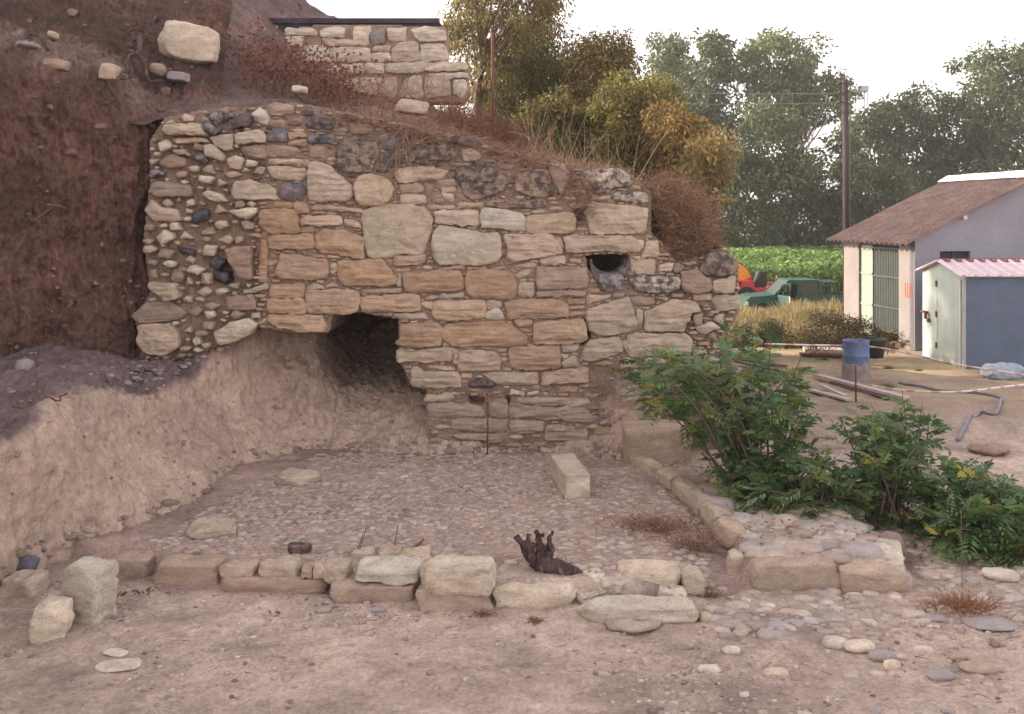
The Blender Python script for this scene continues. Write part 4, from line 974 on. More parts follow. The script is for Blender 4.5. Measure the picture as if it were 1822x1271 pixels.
def corrugated(o, u, v, lu, lv, pitch, h, m, name, parent, nv=2, thick=.012):
    """sheet: waves across u (length lu), runs along v (length lv); v already contains the slope"""
    n = int(lu / pitch * 8); nrm = np.cross(u, v); nrm = nrm / np.linalg.norm(nrm); nrm = nrm if nrm[2] > 0 else -nrm
    s = np.linspace(0, lu, n + 1); t = np.linspace(0, lv, nv); S, T = np.meshgrid(s, t); hh = h * np.cos(S / pitch * 2 * np.pi)
    top = o + S.reshape(-1, 1) * u + T.reshape(-1, 1) * v + hh.reshape(-1, 1) * nrm; bot = top - thick * nrm
    k = len(top); Fq = gridF(nv, n + 1); edge = []
    for r in (0, nv - 1):
        for j in range(n): a = r * (n + 1) + j; edge.append((a, a + 1, a + 1 + k, a + k))
    for r in range(nv - 1):
        for j in (0, n): a = r * (n + 1) + j; edge.append((a, a + n + 1, a + n + 1 + k, a + k))
    Fc = np.vstack([Fq, Fq[:, ::-1] + k, np.array(edge)]); return build(name, np.vstack([top, bot]), Fc, m, parent, smooth=True)
sl = np.array(ug) * 1.0 + SL * zz_; sl = sl / np.linalg.norm(sl); Lr = (LG / 2 + .42) * math.hypot(1, SL)
e0 = C1 + (EH + .07 - .42 * SL) * zz_ - .42 * ug - .35 * uf
for k, (t0, t1) in enumerate(((0, .50), (.48, 1.0))):
    corrugated(e0 + sl * Lr * t0 + zz_ * (.012 if k else 0), uf, sl, LF + .7, Lr * (t1 - t0), .26, .040, 'roofing', 'roof_sheet', barn)
sl2 = np.array(ug) - SL * zz_; sl2 = sl2 / np.linalg.norm(sl2)
corrugated(C1 + (EH + .07 + LG / 2 * SL) * zz_ + ug * LG / 2 - .35 * uf, uf, sl2, LF + .7, Lr, .26, .040, 'roofing', 'roof_sheet', barn)
mb = MB(); rc = C1 + (EH + .13 + LG / 2 * SL) * zz_ + ug * LG / 2 - .36 * uf
for k in range(5):
    a = rc + uf * (k * .92); mb.prism([(-.34, -.155), (0, .02), (.34, -.155), (.34, -.13), (0, .05), (-.34, -.13)], 0, .90, a + zz_ * .006 * (k % 2), ug, uf)
mb.build('ridge_cap', 'ridge', barn)
# double door: pale leaf on the far side swung a little open, dark ribbed leaf nearer
vg = -np.cross(uf, zz_)
if vg[0] < 0: vg = -vg
m1 = MB(); m1.box((2.28, .07, .10), (2.94, .11, 2.76), C1, uf, ug); d1 = m1.build('door', 'door', barn); tag(d1, 'pale green narrow door leaf')
for z in (.14, 1.0, 1.9, 2.62): m2 = MB(); m2.box((2.29, .045, z), (2.93, .069, z + .06), C1, uf, ug); m2.build('rail', 'door', d1)
m1 = MB()
for k in range(34): m1.box((.79 + k * .0437, .10 + .014 * (k % 2), .32), (.79 + (k + 1) * .0437, .15, 2.74), C1, uf, ug)
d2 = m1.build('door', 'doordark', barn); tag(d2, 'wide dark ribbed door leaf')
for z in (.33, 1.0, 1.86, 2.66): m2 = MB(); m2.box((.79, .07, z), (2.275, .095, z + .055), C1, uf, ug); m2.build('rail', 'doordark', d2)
mb = MB(); mb.box((.79, .9, 0), (2.94, 1.0, 2.7), C1, uf, ug); mb.build('interior_shade_panel', 'inside', barn)  # near-black panel standing in for the unlit inside of the barn
mk = MB(); q = C1 + .42 * uf - .004 * ug
for a in (-.20, -.09, .02): mk.box((a, -.004, 1.42), (a + .035, 0, 1.80), q, uf, ug)
mk.box((-.22, -.004, 1.40), (.06, -.001, 1.43), q, uf, ug)
mk.prism([(-.36, 1.40), (-.33, 1.40), (-.27, 1.76), (-.29, 1.78)], -.004, 0, q + uf * .02, uf, ug); mk.prism([(-.24, 1.40), (-.22, 1.40), (-.27, 1.78), (-.29, 1.76)], -.005, -.001, q + uf * .02, uf, ug); mk.box((-.32, -.006, 1.54), (-.22, -.002, 1.57), q, uf, ug)
mk.build('red_marks', 'rendmark', barn)
# ------------------------------------------------------------------ metal shed
S0 = np.array([10.64, 22.9, -.42]); shed = empty('metal_shed', tuple(S0), 'small pale metal shed with a side coloured blue grey as in shade and pink ribbed roof', 'shed')
SD, SLn, SE, SA = 2.30, 3.4, 2.22, 2.50; ux, uy = np.array([1., 0, 0]), np.array([0, 1., 0])
mb = MB(); mb.prism([(0, 0), (SD, 0), (SD, SE), (SD / 2, SA), (0, SE)], 0, .05, S0, uy, ux); mb.build('front_wall', 'shed', shed)
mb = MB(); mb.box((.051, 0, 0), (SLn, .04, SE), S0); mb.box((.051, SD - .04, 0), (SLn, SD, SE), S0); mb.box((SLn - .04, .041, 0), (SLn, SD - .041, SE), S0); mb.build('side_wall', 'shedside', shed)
mb = MB(); mb.box((-.03, .10, .04), (-.002, 1.38, 2.12), S0, bevel if False else (1, 0, 0)); d = mb.build('door', 'shed', shed)
for y_ in (.09, 1.37): mb = MB(); mb.box((-.045, y_, .04), (-.031, y_ + .03, 2.12), S0); mb.build('door_edge', 'ridge', d)
for z in (.32, 1.10, 1.86):
    mb = MB(); mb.box((-.055, 1.35, z), (-.032, 1.43, z + .15), S0); mb.build('hinge', 'rust', d)
mb = MB(); mb.box((-.01, 0, 0), (.0, .025, SE), S0 - [.012, -.0, 0]); mb.build('corner_trim', 'shedroof', shed)
mb = MB(); mb.box((-.08, 1.95, 1.14), (-.01, 2.25, 1.19), S0); mb.box((-.1, 1.9, 1.0), (-.05, 1.99, 1.19), S0); mb.box((-.07, 1.80, .92), (-.03, 1.90, 1.02), S0); mb.build('latch', 'rust', shed)
mb = MB(); slp = np.array([0, SD / 2, SA - SE]); slp = slp / np.linalg.norm(slp); nL = SD / 2 * 1.04 + .18
for sg in (1, -1):
    v = slp * [1, sg, 1]; st0 = S0 + np.array([-.14, -.13 if sg > 0 else SD + .13, SE - .022])
    Lh = np.hypot(SD / 2 + .13, SA - SE + .03)
    nn = np.cross(ux, v); nn = nn if nn[2] > 0 else -nn
    r = MB(); r.add(r.frame([(0, 0, 0), (SLn + .25, 0, 0), (SLn + .25, Lh, 0), (0, Lh, 0), (0, 0, .02), (SLn + .25, 0, .02), (SLn + .25, Lh, .02), (0, Lh, .02)], st0, ux, v, nn), [(0, 3, 2, 1), (4, 5, 6, 7), (0, 1, 5, 4), (1, 2, 6, 5), (2, 3, 7, 6), (3, 0, 4, 7)])
    rp = r.build('roof', 'shedroof', shed); q = MB()
    for k in range(13): q.prism([(k * .285 + .02, .021), (k * .285 + .13, .021), (k * .285 + .105, .055), (k * .285 + .045, .055)], 0, Lh, st0, ux, v, nn)
    q.build('rib', 'shedroof', rp)
mb = MB()
for k in range(13): mb.box((-.14 + k * .285 + .155, SD / 2 - .16, SA + .0), (-.14 + k * .285 + .275, SD / 2 + .16, SA + .035), S0)
mb.box((-.15, SD / 2 - .04, SA + .05), (SLn + .1, SD / 2 + .04, SA + .075), S0); mb.build('ridge_strip', 'shedrib', shed)
# ------------------------------------------------------------------ pole with wires, water tower
pz = -.45; pb = np.array([(1507 - CX) / F * 31, 31, pz]); pole = empty('utility_pole', tuple(pb), 'tall dark wooden utility pole with insulators behind the barn', 'pole')
mb = MB(); ptop = at(1503.5, 142, 31); mb.tube([pb, ptop], [.115, .085], 14); mb.build('shaft', 'pole', pole, True)
for i, yy in enumerate((149, 166, 183, 200)):
    mb = MB(); q = at(1500, yy, 31); mb.tube([q + [.02, -.08, 0], q + [-.13, -.08, 0]], .014, 6); mb.tube([q + [-.13, -.08, -.03], q + [-.13, -.08, .02], q + [-.13, -.08, .07]], [.03, .045, .02], 8); mb.build('insulator', 'black', pole, True)
mb = MB(); q = at(1505, 142, 31); mb.tube(catmull([q, q + [0, 0, .25], q + [-.05, 0, .36], q + [-.11, 0, .28]], 12), .010, 6); mb.build('top_hook', 'shedroof', pole, True)
mb = MB(); mb.tube([q + [.13, 0, -.3], at(1512, 420, 31)], .014, 6); mb.build('conduit', 'plaster', pole, True)
for i, (yy, ye) in enumerate(((166, 165), (183, 184))):
    P = catmull([at(1496, yy, 30.9), at(1430, yy + 1.5, 36), at(1300, ye + 2, 48), at(1150, ye, 66)], 30); mb = MB(); mb.tube(P, .014, 4)
    tag(mb.build('wire', 'black', None), ['upper thin wire leaving the utility pole to the left', 'lower thin wire leaving the utility pole to the left'][i], 'wire')
wt = empty('water_tower', tuple(at(1533, 420, 190)), 'distant grey water tower on steel legs rising above the trees', 'tower'); c_ = at(1533, 154, 190)
mb = MB(); mb.box((-1.05, -1.05, -.95), (1.05, 1.05, 0), c_); mb.build('tank', 'steel', wt); zb = -24
for sx in (-1, 1):
    for sy in (-1, 1): mb = MB(); mb.box((sx * .85 - .09, sy * .85 - .09, zb), (sx * .85 + .09, sy * .85 + .09, -.95), c_); mb.build('leg', 'steel', wt)
mb = MB()
for z in (-2.6, -4.4, -6.2, -8.0):
    for sy in (-1, 1): mb = MB(); mb.box((-.78, sy * .85 - .05, z), (.78, sy * .85 + .05, z + .12), c_); mb.build('brace', 'steel', wt)
# ------------------------------------------------------------------ pickup truck
T0 = np.array([8.98, 37.6, -.86]); tr = empty('pickup_truck', tuple(T0 + [2.4, .8, 0]), 'teal green double cab pickup with its front door open in the dry grass', 'pickup truck'); Wt = 1.62
def P2(pts, y0, y1, m, nm, par, bevel=.02): 
    q = MB(); q.prism(pts, y0, y1, T0); return q.build(nm, m, par, bevel=bevel)
bp = [(0, .42), (.05, .78), (.25, .94), (.95, 1.00), (1.25, 1.03), (1.25, .36), (1.0, .36), (.95, .55), (.8, .68), (.6, .68), (.42, .55), (.38, .36), (.05, .34)]
P2(bp, 0, Wt, 'teal', 'front_body', tr)
P2([(1.25, .34), (2.12, .34), (2.12, .42), (1.25, .42)], 0.0, Wt, 'teal', 'sill', tr)
P2([(2.12, .34), (3.05, .34), (3.05, 1.02), (2.12, 1.02)], 0.0, .06, 'teal', 'rear_door', tr)
P2([(1.25, .34), (3.05, .34), (3.05, 1.02), (1.25, 1.02)], Wt - .06, Wt, 'teal', 'far_side', tr)
P2([(1.27, .40), (3.0, .40), (3.0, .9), (1.27, .9)], .5, Wt - .08, 'inside', 'seats', tr, .05)
P2([(1.95, .88), (2.1, .88), (2.12, 1.38), (2.0, 1.38)], .2, .6, 'inside', 'headrest', tr, .03)
rf_ = P2([(1.70, 1.55), (1.78, 1.59), (2.85, 1.59), (2.95, 1.55)], .08, Wt - .08, 'teal', 'roof', tr)
for y0, y1 in ((.04, .10), (Wt - .10, Wt - .04)):
    P2([(1.16, 1.02), (1.22, 1.02), (1.76, 1.56), (1.70, 1.56)], y0, y1, 'teal', 'pillar', tr, .008)
    P2([(2.08, 1.02), (2.15, 1.02), (2.15, 1.56), (2.08, 1.56)], y0, y1, 'teal', 'pillar', tr, .008)
    P2([(2.92, 1.02), (3.05, 1.02), (2.98, 1.56), (2.88, 1.56)], y0, y1, 'teal', 'pillar', tr, .008)
P2([(2.17, 1.03), (2.90, 1.03), (2.86, 1.54), (2.17, 1.54)], .06, .075, 'glass', 'rear_window', tr, 0)
q = MB(); q.add([T0 + [1.20, .1, 1.03], T0 + [1.20, Wt - .1, 1.03], T0 + [1.73, Wt - .12, 1.55], T0 + [1.73, .12, 1.55], T0 + [1.22, .1, 1.03], T0 + [1.22, Wt - .1, 1.03], T0 + [1.75, Wt - .12, 1.55], T0 + [1.75, .12, 1.55]], [(0, 3, 2, 1), (4, 5, 6, 7), (0, 1, 5, 4), (1, 2, 6, 5), (2, 3, 7, 6), (3, 0, 4, 7)]); q.build('windscreen', 'glass', tr)
P2([(3.08, .50), (4.85, .50), (4.85, 1.02), (3.08, 1.02)], 0, .07, 'teal', 'bed_side', tr); P2([(3.08, .50), (4.85, .50), (4.85, 1.02), (3.08, 1.02)], Wt - .07, Wt, 'teal', 'bed_side', tr)
P2([(3.08, .50), (4.85, .50), (4.85, .56), (3.08, .56)], .07, Wt - .07, 'inside', 'bed_floor', tr); P2([(4.79, .56), (4.85, .56), (4.85, 1.0), (4.79, 1.0)], .07, Wt - .07, 'teal', 'tailgate', tr)
mb = MB()
for x in (3.18, 3.34, 3.5, 3.66): mb.tube(catmull([T0 + [x, .08, 1.0], T0 + [x, .08, 1.42], T0 + [x, .16, 1.5], T0 + [x, Wt - .16, 1.5], T0 + [x, Wt - .08, 1.42], T0 + [x, Wt - .08, 1.0]], 24), .018, 6)
for y in (.08, Wt - .08): mb.tube([T0 + [3.1, y, 1.46], T0 + [3.62, y, 1.46], T0 + [3.72, y, 1.0]], .018, 6)
mb.build('bed_rack', 'inside', tr, True)
dr = T0 + [1.27, .0, 0]; du_ = np.array([.30, -.954, 0]); dm = MB(); dm.prism([(0, .38), (.86, .38), (.86, 1.02), (0, 1.02)], 0, .06, dr, du_, (.954, .30, 0)); do_ = dm.build('front_door', 'teal', tr, bevel=.015)
dm = MB(); dm.tube([dr + du_ * .02 + zz_ * 1.0, dr + du_ * .42 + zz_ * 1.5, dr + du_ * .84 + zz_ * 1.5, dr + du_ * .86 + zz_ * 1.02], .022, 6); dm.build('window_frame', 'teal', do_, True)
dm = MB(); dm.tube(catmull([dr + du_ * .86 + zz_ * .38, dr + du_ * .88 + zz_ * .7, dr + du_ * .86 + zz_ * 1.02], 6), .02, 6); dm.build('door_edge', 'ridge', do_, True)
for x in (.70, 3.95):
    for y0 in (.02, Wt - .22):
        q = MB(); an = np.linspace(0, 2 * np.pi, 24, endpoint=False); pr_ = [(x + .33 * math.cos(a), .33 + .33 * math.sin(a)) for a in an]; q.prism(pr_, y0, y0 + .2, T0); wh = q.build('wheel', 'tyre', tr, bevel=.02)
        q = MB(); pr_ = [(x + .19 * math.cos(a), .33 + .19 * math.sin(a)) for a in an]; q.prism(pr_, y0 - .012 if y0 < 1 else y0 + .2, y0 - .001 if y0 < 1 else y0 + .212, T0); q.build('rim', 'rim', wh)
P2([(-.06, .36), (.0, .36), (.0, .52), (-.06, .52)], .05, Wt - .05, 'rim', 'bumper', tr); P2([(4.56, .72), (4.80, .72), (4.80, .95), (4.56, .95)], -.01, -.002, 'red', 'tail_light', tr, 0); P2([(.02, .62), (.16, .62), (.16, .76), (.05, .76)], -.012, -.002, 'ridge', 'headlight', tr, 0)
P2([(1.55 - .1, 1.03), (1.62, 1.03), (1.66, 1.14), (1.5, 1.14)], -.14, -.03, 'inside', 'mirror', tr, .01)
# ------------------------------------------------------------------ farm machine behind the wall end
A0 = at(1305, 516, 40.5); A0[2] = -.9; fm = empty('farm_machine', tuple(A0 + [.5, 0, 0]), 'red farm machine with a black seat and engine beside the corn', 'farm machine')
c_ = at(1290, 512, 40.5); an = np.linspace(0, 2 * np.pi, 16, endpoint=False)
fd = empty('fan_wheel', tuple(c_ - [0, 0, 1.1]), 'big disc painted in orange and red segments beside the red farm machine', 'disc'); Rd = 1.10
for k in range(16):
    a, b_ = an[k], an[k] + 2 * np.pi / 16
    for r0, r1, mt in ((.55, 1.08, 'orange' if k % 4 else 'red'), (.12, .55, 'red' if k % 3 else 'orange')):
        q = MB(); q.prism([(r0 * Rd * math.cos(a), r0 * Rd * math.sin(a)), (r1 * Rd * math.cos(a), r1 * Rd * math.sin(a)), (r1 * Rd * math.cos(b_), r1 * Rd * math.sin(b_)), (r0 * Rd * math.cos(b_), r0 * Rd * math.sin(b_))], -.03, .03, c_, ux, uy, zz_); q.build('segment', mt, fd)
q = MB(); q.tube([c_ + Rd * 1.08 * np.array([math.cos(a), 0, math.sin(a)]) for a in np.linspace(0, 2 * np.pi, 33)], .03, 6, cap=False); q.build('outer_ring', 'rust', fd, True)
q = MB(); q.prism([(.13 * math.cos(a), .13 * math.sin(a)) for a in an], -.09, .06, c_); q.build('hub', 'inside', fd)
q = MB(); q.box((-.06, .04, -1.6), (.06, .14, .1), c_); q.build('stand', 'red', fd)
mb = MB(); mb.box((.15, -.4, .95), (1.75, .4, 1.15), A0); mb.box((.3, -.35, 1.16), (.8, .35, 1.42), A0); mb.box((.0, -.3, 1.18), (.75, .3, 1.24), A0 + [-.2, 0, .2]); mb.build('chassis', 'red', fm, bevel=.02)
mb = MB(); mb.prism([(.92, 1.16), (1.35, 1.16), (1.38, 1.55), (1.46, 1.95), (1.12, 1.98), (1.0, 1.6)], -.28, .28, A0 - [0.1, 0, .15]); mb.build('seat', 'black', fm, bevel=.04)
mb = MB(); mb.box((1.5, -.3, 1.0), (1.95, .3, 1.35), A0); mb.build('hood', 'red', fm, bevel=.04)
mb = MB(); mb.tube([A0 + [1.75, .0, 1.3], A0 + [1.8, 0, 1.62]], .03, 6); mb.build('exhaust', 'orange', fm, True)
for x in (.45, 1.7):
    for y in (-.5, .35): q = MB(); q.prism([(x + .42 * math.cos(a), .42 + .05 + .42 * math.sin(a)) for a in an], y, y + .18, A0 + [0, 0, .3]); wh = q.build('wheel', 'tyre', fm, bevel=.02); q = MB(); q.prism([(x + .2 * math.cos(a), .47 + .2 * math.sin(a)) for a in an], y - .012 if y < 0 else y + .181, y - .001 if y < 0 else y + .19, A0 + [0, 0, .3]); q.build('rim', 'rim', wh)
for k, (x, z) in enumerate(((1.0, .3),)):
    q = MB(); q.box((.6, -.05, .35), (.7, .05, 1.0), A0); q.build('frame', 'rust', fm)
# ------------------------------------------------------------------ yard things
DG = 21.6; dz = GZ2((1523 - CX) / F * DG, DG)
def lathe(prof, k=28):
    a = np.linspace(0, 2 * np.pi, k, endpoint=False); V = np.vstack([np.stack([r * np.cos(a), r * np.sin(a), np.full(k, z)], 1) for r, z in prof]); Fc = []
    for i in range(len(prof) - 1):
        for j in range(k): Fc.append((i * k + j, i * k + (j + 1) % k, (i + 1) * k + (j + 1) % k, (i + 1) * k + j))
    return V, Fc
dc = np.array([(1523 - CX) / F * DG, DG, HC - (680 - HY) / F * DG]); dru = empty('oil_drum', tuple(dc), 'blue steel drum with dried concrete on its lower half', 'drum')
V, Fc = lathe([(.0, .0), (.285, 0), (.29, .02), (.283, .05), (.283, .28), (.294, .30), (.283, .32), (.283, .58), (.294, .60), (.283, .62), (.283, .90), (.292, .925), (.285, .93), (.27, .92), (.27, .80), (0, .80)]); build('barrel', V + dc, Fc, 'blue', dru)
k = 40; a = np.linspace(0, 2 * np.pi, k, endpoint=False); top = .50 + .09 * np.sin(a * 1 + .6) + .05 * vnoise(np.c_[np.cos(a) * 3, np.sin(a) * 3, a * 0], 5); V = np.vstack([np.stack([r * np.cos(a), r * np.sin(a), z], 1) for r, z in ((.34, a * 0 - .02), (.325, a * 0 + .06), (.302, a * 0 + .16), (.302, top - .02), (.286, top))]); Fc = [(i * k + j, i * k + (j + 1) % k, (i + 1) * k + (j + 1) % k, (i + 1) * k + j) for i in range(4) for j in range(k)]
build('concrete_crust', V + dc, Fc, 'concrete', dru)
tc = np.array([(1553 - CX) / F * 23.3, 23.3, HC - (636 - HY) / F * 23.3]); V, Fc = lathe([(.0, .0), (.24, 0), (.29, .40), (.31, .42), (.31, .45), (.28, .45), (.23, .04), (0, .04)]); tag(build('plastic_tub', V + tc, Fc, 'black'), 'round black plastic tub behind the blue drum', 'tub')
def plank(p0, p1, w, t, m, lab, cat='plank', nm='plank', dz0=.03):
    p0, p1 = np.array(p0), np.array(p1); u = (p1 - p0); L = np.linalg.norm(u); u = u / L; v = np.cross(zz_, u); v /= np.linalg.norm(v); w_ = np.cross(u, v); q = MB(); q.box((0, -w / 2, 0), (L, w / 2, t), p0 + zz_ * dz0, u, v, w_); return tag(q.build(nm, m, None, bevel=.004), lab, cat)
def yg(x, y, z=None): 
    g = gnd(x, y, -.3)
    for _ in range(6): g = gnd(x, y, GZ2(g[0], g[1]))
    return g
plank(yg(1452, 674), yg(1612, 716), .16, .06, 'timber', 'long pale plank running right from beneath the shrub', dz0=.05)
plank(yg(1478, 682), yg(1600, 714), .14, .04, 'timberd', 'dark board lying under the long pale plank', dz0=.0)
plank(yg(1440, 698), yg(1510, 716), .15, .04, 'timber', 'short pale board with its end toward the shrub, front one of the crossed pair'); plank(yg(1462, 694), yg(1504, 713), .10, .03, 'timber', 'short pale board crossing on top of the front board', dz0=.08)
plank(yg(1430, 626), yg(1500, 628), .55, .08, 'timber', 'wide pale slab lying on the ground left of the blue drum', 'slab', 'slab'); plank(yg(1424, 634), yg(1498, 636), .3, .05, 'rust', 'rusty sheet in front of the wide pale slab', 'sheet', 'rusty_sheet')
for i, (a, b_, tx) in enumerate((((1290, 640), (1400, 655), 'dark board behind the shrub, farthest of the pile by the wall end'), ((1310, 650), (1420, 676), 'dark board behind the shrub, middle one of the pile'), ((1300, 630), (1390, 634), 'pale thin strip lying behind the shrub near the wall end'), ((1320, 662), (1400, 668), 'dark short board nearest the shrub in the pile'))):
    plank(yg(*a), yg(*b_), .13, .05, 'timberd' if i != 2 else 'timber', tx, dz0=.02 + .05 * (i == 1))
hp = [yg(1600, 683), yg(1645, 691), yg(1700, 699), yg(1750, 703), yg(1782, 711), yg(1789, 719), yg(1772, 728), yg(1742, 738), yg(1722, 750), yg(1704, 767)]; P = catmull(hp, 80); P[:, 2] = [GZ2(p[0], p[1]) + .03 for p in P]; mb = MB(); mb.tube(P, .028, 8); tag(mb.build('hose', 'hose', None, True), 'grey hose curving across the dry ground below the shed', 'hose')
def tape(pts, w, lab, n=160, sag=0):
    P = catmull(pts, n); 
    T = np.gradient(P, axis=0); tw = .3 * np.sin(np.linspace(0, 9, n)); V = []; C = []; seg = 0
    s = np.concatenate([[0], np.cumsum(np.linalg.norm(np.diff(P, axis=0), axis=1))])
    for i in range(n): V += [P[i] + [0, .3 * w * math.sin(tw[i]), w / 2], P[i] + [0, -.3 * w * math.sin(tw[i]), -w / 2]]; c = (.62, .36, .30) if int(s[i] / .17) % 3 == 0 else (.78, .74, .70); C += [c, c]
    F_ = [(2 * i, 2 * i + 1, 2 * i + 3, 2 * i + 2) for i in range(n - 1)]; o = build('barrier_tape', V, F_, 'tape', None, np.array(C)); tag(o, lab, 'barrier tape')
    md = o.modifiers.new('t', 'SOLIDIFY'); md.thickness = .002; return o
tape([at(1360, 612, 21.5), at(1440, 614, 21.6), at(1548, 617, 21.7), at(1620, 630, 20.5), at(1700, 648, 19.5), at(1802, 664, 18.4), at(1900, 680, 17.5)], .035, 'white and red barrier tape stretched from the drum past the shed door')
P_ = [yg(1540, 690), yg(1600, 699), yg(1660, 703), yg(1720, 702), yg(1802, 692), yg(1880, 684)]; tape([p + [0, 0, .06] for p in P_], .045, 'white and red barrier tape sagging along the ground behind the shrub')
mb = MB(); g = yg(1523, 716); mb.tube([g, at(1522.5, 650, g[1])], .016, 6); tag(mb.build('iron_stake', 'rust', None, True), 'rusty iron stake standing in front of the blue drum', 'stake')
mb = MB(); g = gnd(1716, 1100, 0); mb.tube([gnd(1712, 1062), at(1710, 905, gnd(1712, 1062)[1])], .0028, 6); tag(mb.build('cane', 'dry', None, True) if False else mb.build('cane', 'bark', None, True), 'thin upright cane standing in the dry tuft at right', 'cane')
P, Fc = rock(np.array([(1785 - CX) / F * 21.5, 21.5, -.42]), (.95, .5, .36), (0, 0, .2), .8, .05, 14, 300); tag(build('sack', P, Fc, 'sack'), 'pale blue grey sack lying against the dark side of the shed', 'sack')
P, Fc = rock(yg(1760, 806), (.5, .35, .12), (0, 0, .2), .8, .03, 8, 301); tag(build('dirt_clod', P, Fc, 'dirt', None, np.tile((.36, .26, .2), (len(P), 1))), 'earth clod on the bare ground right of the shrub', 'clod')
# ------------------------------------------------------------------ vegetation
VR = np.random.RandomState(23)
def unit(a): return a / (np.linalg.norm(a, axis=-1, keepdims=True) + 1e-9)
def leaf_quads(Pn, Dn, L, Wd_, fold=.0):
    """diamond leaves at Pn pointing along Dn"""
    n = len(Pn); r = unit(VR.normal(size=(n, 3))); w = unit(np.cross(Dn, r)); L = np.broadcast_to(L, n)[:, None]; Wd_ = np.broadcast_to(Wd_, n)[:, None]; nn = np.cross(Dn, w)
    V = np.stack([Pn, Pn + Dn * L * .45 + w * Wd_ / 2 + nn * Wd_ * fold, Pn + Dn * L, Pn + Dn * L * .45 - w * Wd_ / 2 + nn * Wd_ * fold], 1).reshape(-1, 3)
    return V, np.arange(4 * n).reshape(n, 4)
def pick(cols, n, var=.25, wts=None):
    c = np.array(cols)[VR.choice(len(cols), n, p=wts)]; return np.clip(c * (1 + VR.uniform(-var, var, (n, 1))), .003, 1)
def in_px(poly, n):
    poly = np.array(poly, float); lo, hi = poly.min(0), poly.max(0); out = []
    while len(out) < n:
        q = VR.uniform(lo, hi, (n * 3, 2)); out += list(q[inpoly(q[:, 0], q[:, 1], poly)])
    return np.array(out[:n])
def tree(name, label, cat, poly, D, base, n, leaf, cols, clumpr, nclump, spread=None, group=None, droop=.4, trunk_r=.15, wts=None, limb=24, asp=.4, bark='bark'):
    poly = np.array(poly, float); q = in_px(poly, nclump); wpx = np.ptp(poly[:, 0]) / F * D; sp = (wpx * .35) if spread is None else spread
    dep = D + VR.uniform(-sp, sp, nclump); C = np.array([at(a, b_, D) for a, b_ in q]); C[:, 1] = dep
    b0 = at(base[0], base[1], D); b0[2] = max(float(hill_z(np.array([b0[0]]), np.array([D]))[0]) if b0[0] < 2.6 and D < 40 else -9, GZ2(b0[0], D)) - .05
    root = empty(name, tuple(b0), label, cat, group)
    k = VR.randint(nclump, size=n); r = clumpr * VR.uniform(.6, 1.3, nclump)[k]; dv = unit(VR.normal(size=(n, 3))); rad = VR.rand(n) ** .45
    Pn = C[k] + dv * (r * rad)[:, None] * [1, 1, .8]; Pn[:, 2] -= droop * .3 * r * VR.rand(n)
    Dn = unit(dv * .6 + VR.normal(size=(n, 3)) * .6 + [0, 0, -droop * 1.2]); L = leaf * VR.uniform(.6, 1.4, n)
    V, Fc = leaf_quads(Pn, Dn, L, L * asp); tone = (1 + .22 * VR.uniform(-1, 1, nclump))[k][:, None]; cc = np.repeat(pick(cols, n, .25, wts) * tone, 4, 0)
    build('crown', V, Fc, 'leaf', root, cc, smooth=False)
    mb = MB(); topc = C[np.argsort(-C[:, 2])[:3]].mean(0); top = b0 * .35 + topc * .65; tp = sway(b0 - [0, 0, .2], top, 14, wpx * .07, VR.randint(99)); mb.tube(tp, np.linspace(trunk_r, trunk_r * .35, 14), 9)
    for i in VR.choice(nclump, min(limb, nclump), replace=False):
        s_ = tp[np.argmin(np.linalg.norm(tp - (C[i] * .6 + b0 * .4), axis=1))]; m_ = s_ * .5 + C[i] * .5 + [0, 0, -.1 * np.linalg.norm(C[i] - s_)]
        mb.tube(catmull([s_, m_, C[i]], 7), np.linspace(trunk_r * .38, trunk_r * .10, 7), 5)
    mb.build('trunk', bark, root, True); return root
def strands(name, P0, Dr, L, w, droop, cols, m='dry', seg=4, wts=None, parent=None, wave=.0):
    """curved ribbons; each a strip of seg quads"""
    n = len(P0); t = np.linspace(0, 1, seg + 1); L = np.broadcast_to(L, n); Dr = unit(Dr); side = unit(np.cross(Dr, VR.normal(size=(n, 3)))); ph = VR.normal(size=(n, 3)) * wave
    V = []
    for k, tt in enumerate(t):
        c_ = P0 + Dr * (L * tt)[:, None] + np.array([0, 0, -1.]) * (L * droop * tt * tt)[:, None] + ph * (L * math.sin(tt * math.pi))[:, None]; ww = w * (1 - .75 * tt)
        V += [c_ + side * ww / 2, c_ - side * ww / 2]
    V = np.stack(V, 1).reshape(-1, 3); b_ = np.arange(n)[:, None] * (2 * (seg + 1)); Fc = np.concatenate([np.stack([b_[:, 0] + 2 * k, b_[:, 0] + 2 * k + 1, b_[:, 0] + 2 * k + 3, b_[:, 0] + 2 * k + 2], 1) for k in range(seg)])
    cc = np.repeat(pick(cols, n, .3, wts), 2 * (seg + 1), 0); return build(name, V, Fc, m, parent, cc, smooth=False)
OL = [(.13, .14, .035), (.20, .18, .04), (.25, .20, .05), (.09, .105, .035)]; BR = [(.26, .15, .045), (.19, .10, .04), (.29, .20, .05), (.14, .10, .035)]
YE = [(.30, .22, .07), (.24, .17, .06), (.20, .17, .06), (.20, .13, .06)]; FG = [(.055, .085, .034), (.075, .11, .04), (.11, .14, .045), (.045, .07, .035)]; FL = [(.13, .16, .06), (.17, .19, .07), (.09, .12, .05)]
tree('pepper_tree', 'tall sparse tree with drooping leaves right above the iron post', 'tree', [(790, -120), (1000, -120), (985, 50), (960, 95), (925, 110), (905, 150), (870, 190), (838, 120), (805, 70)], 24, (858, 300, 3.6), 24000, .12, OL + BR[:2], .45, 120, 1.8, droop=.9, trunk_r=.13, asp=.28)
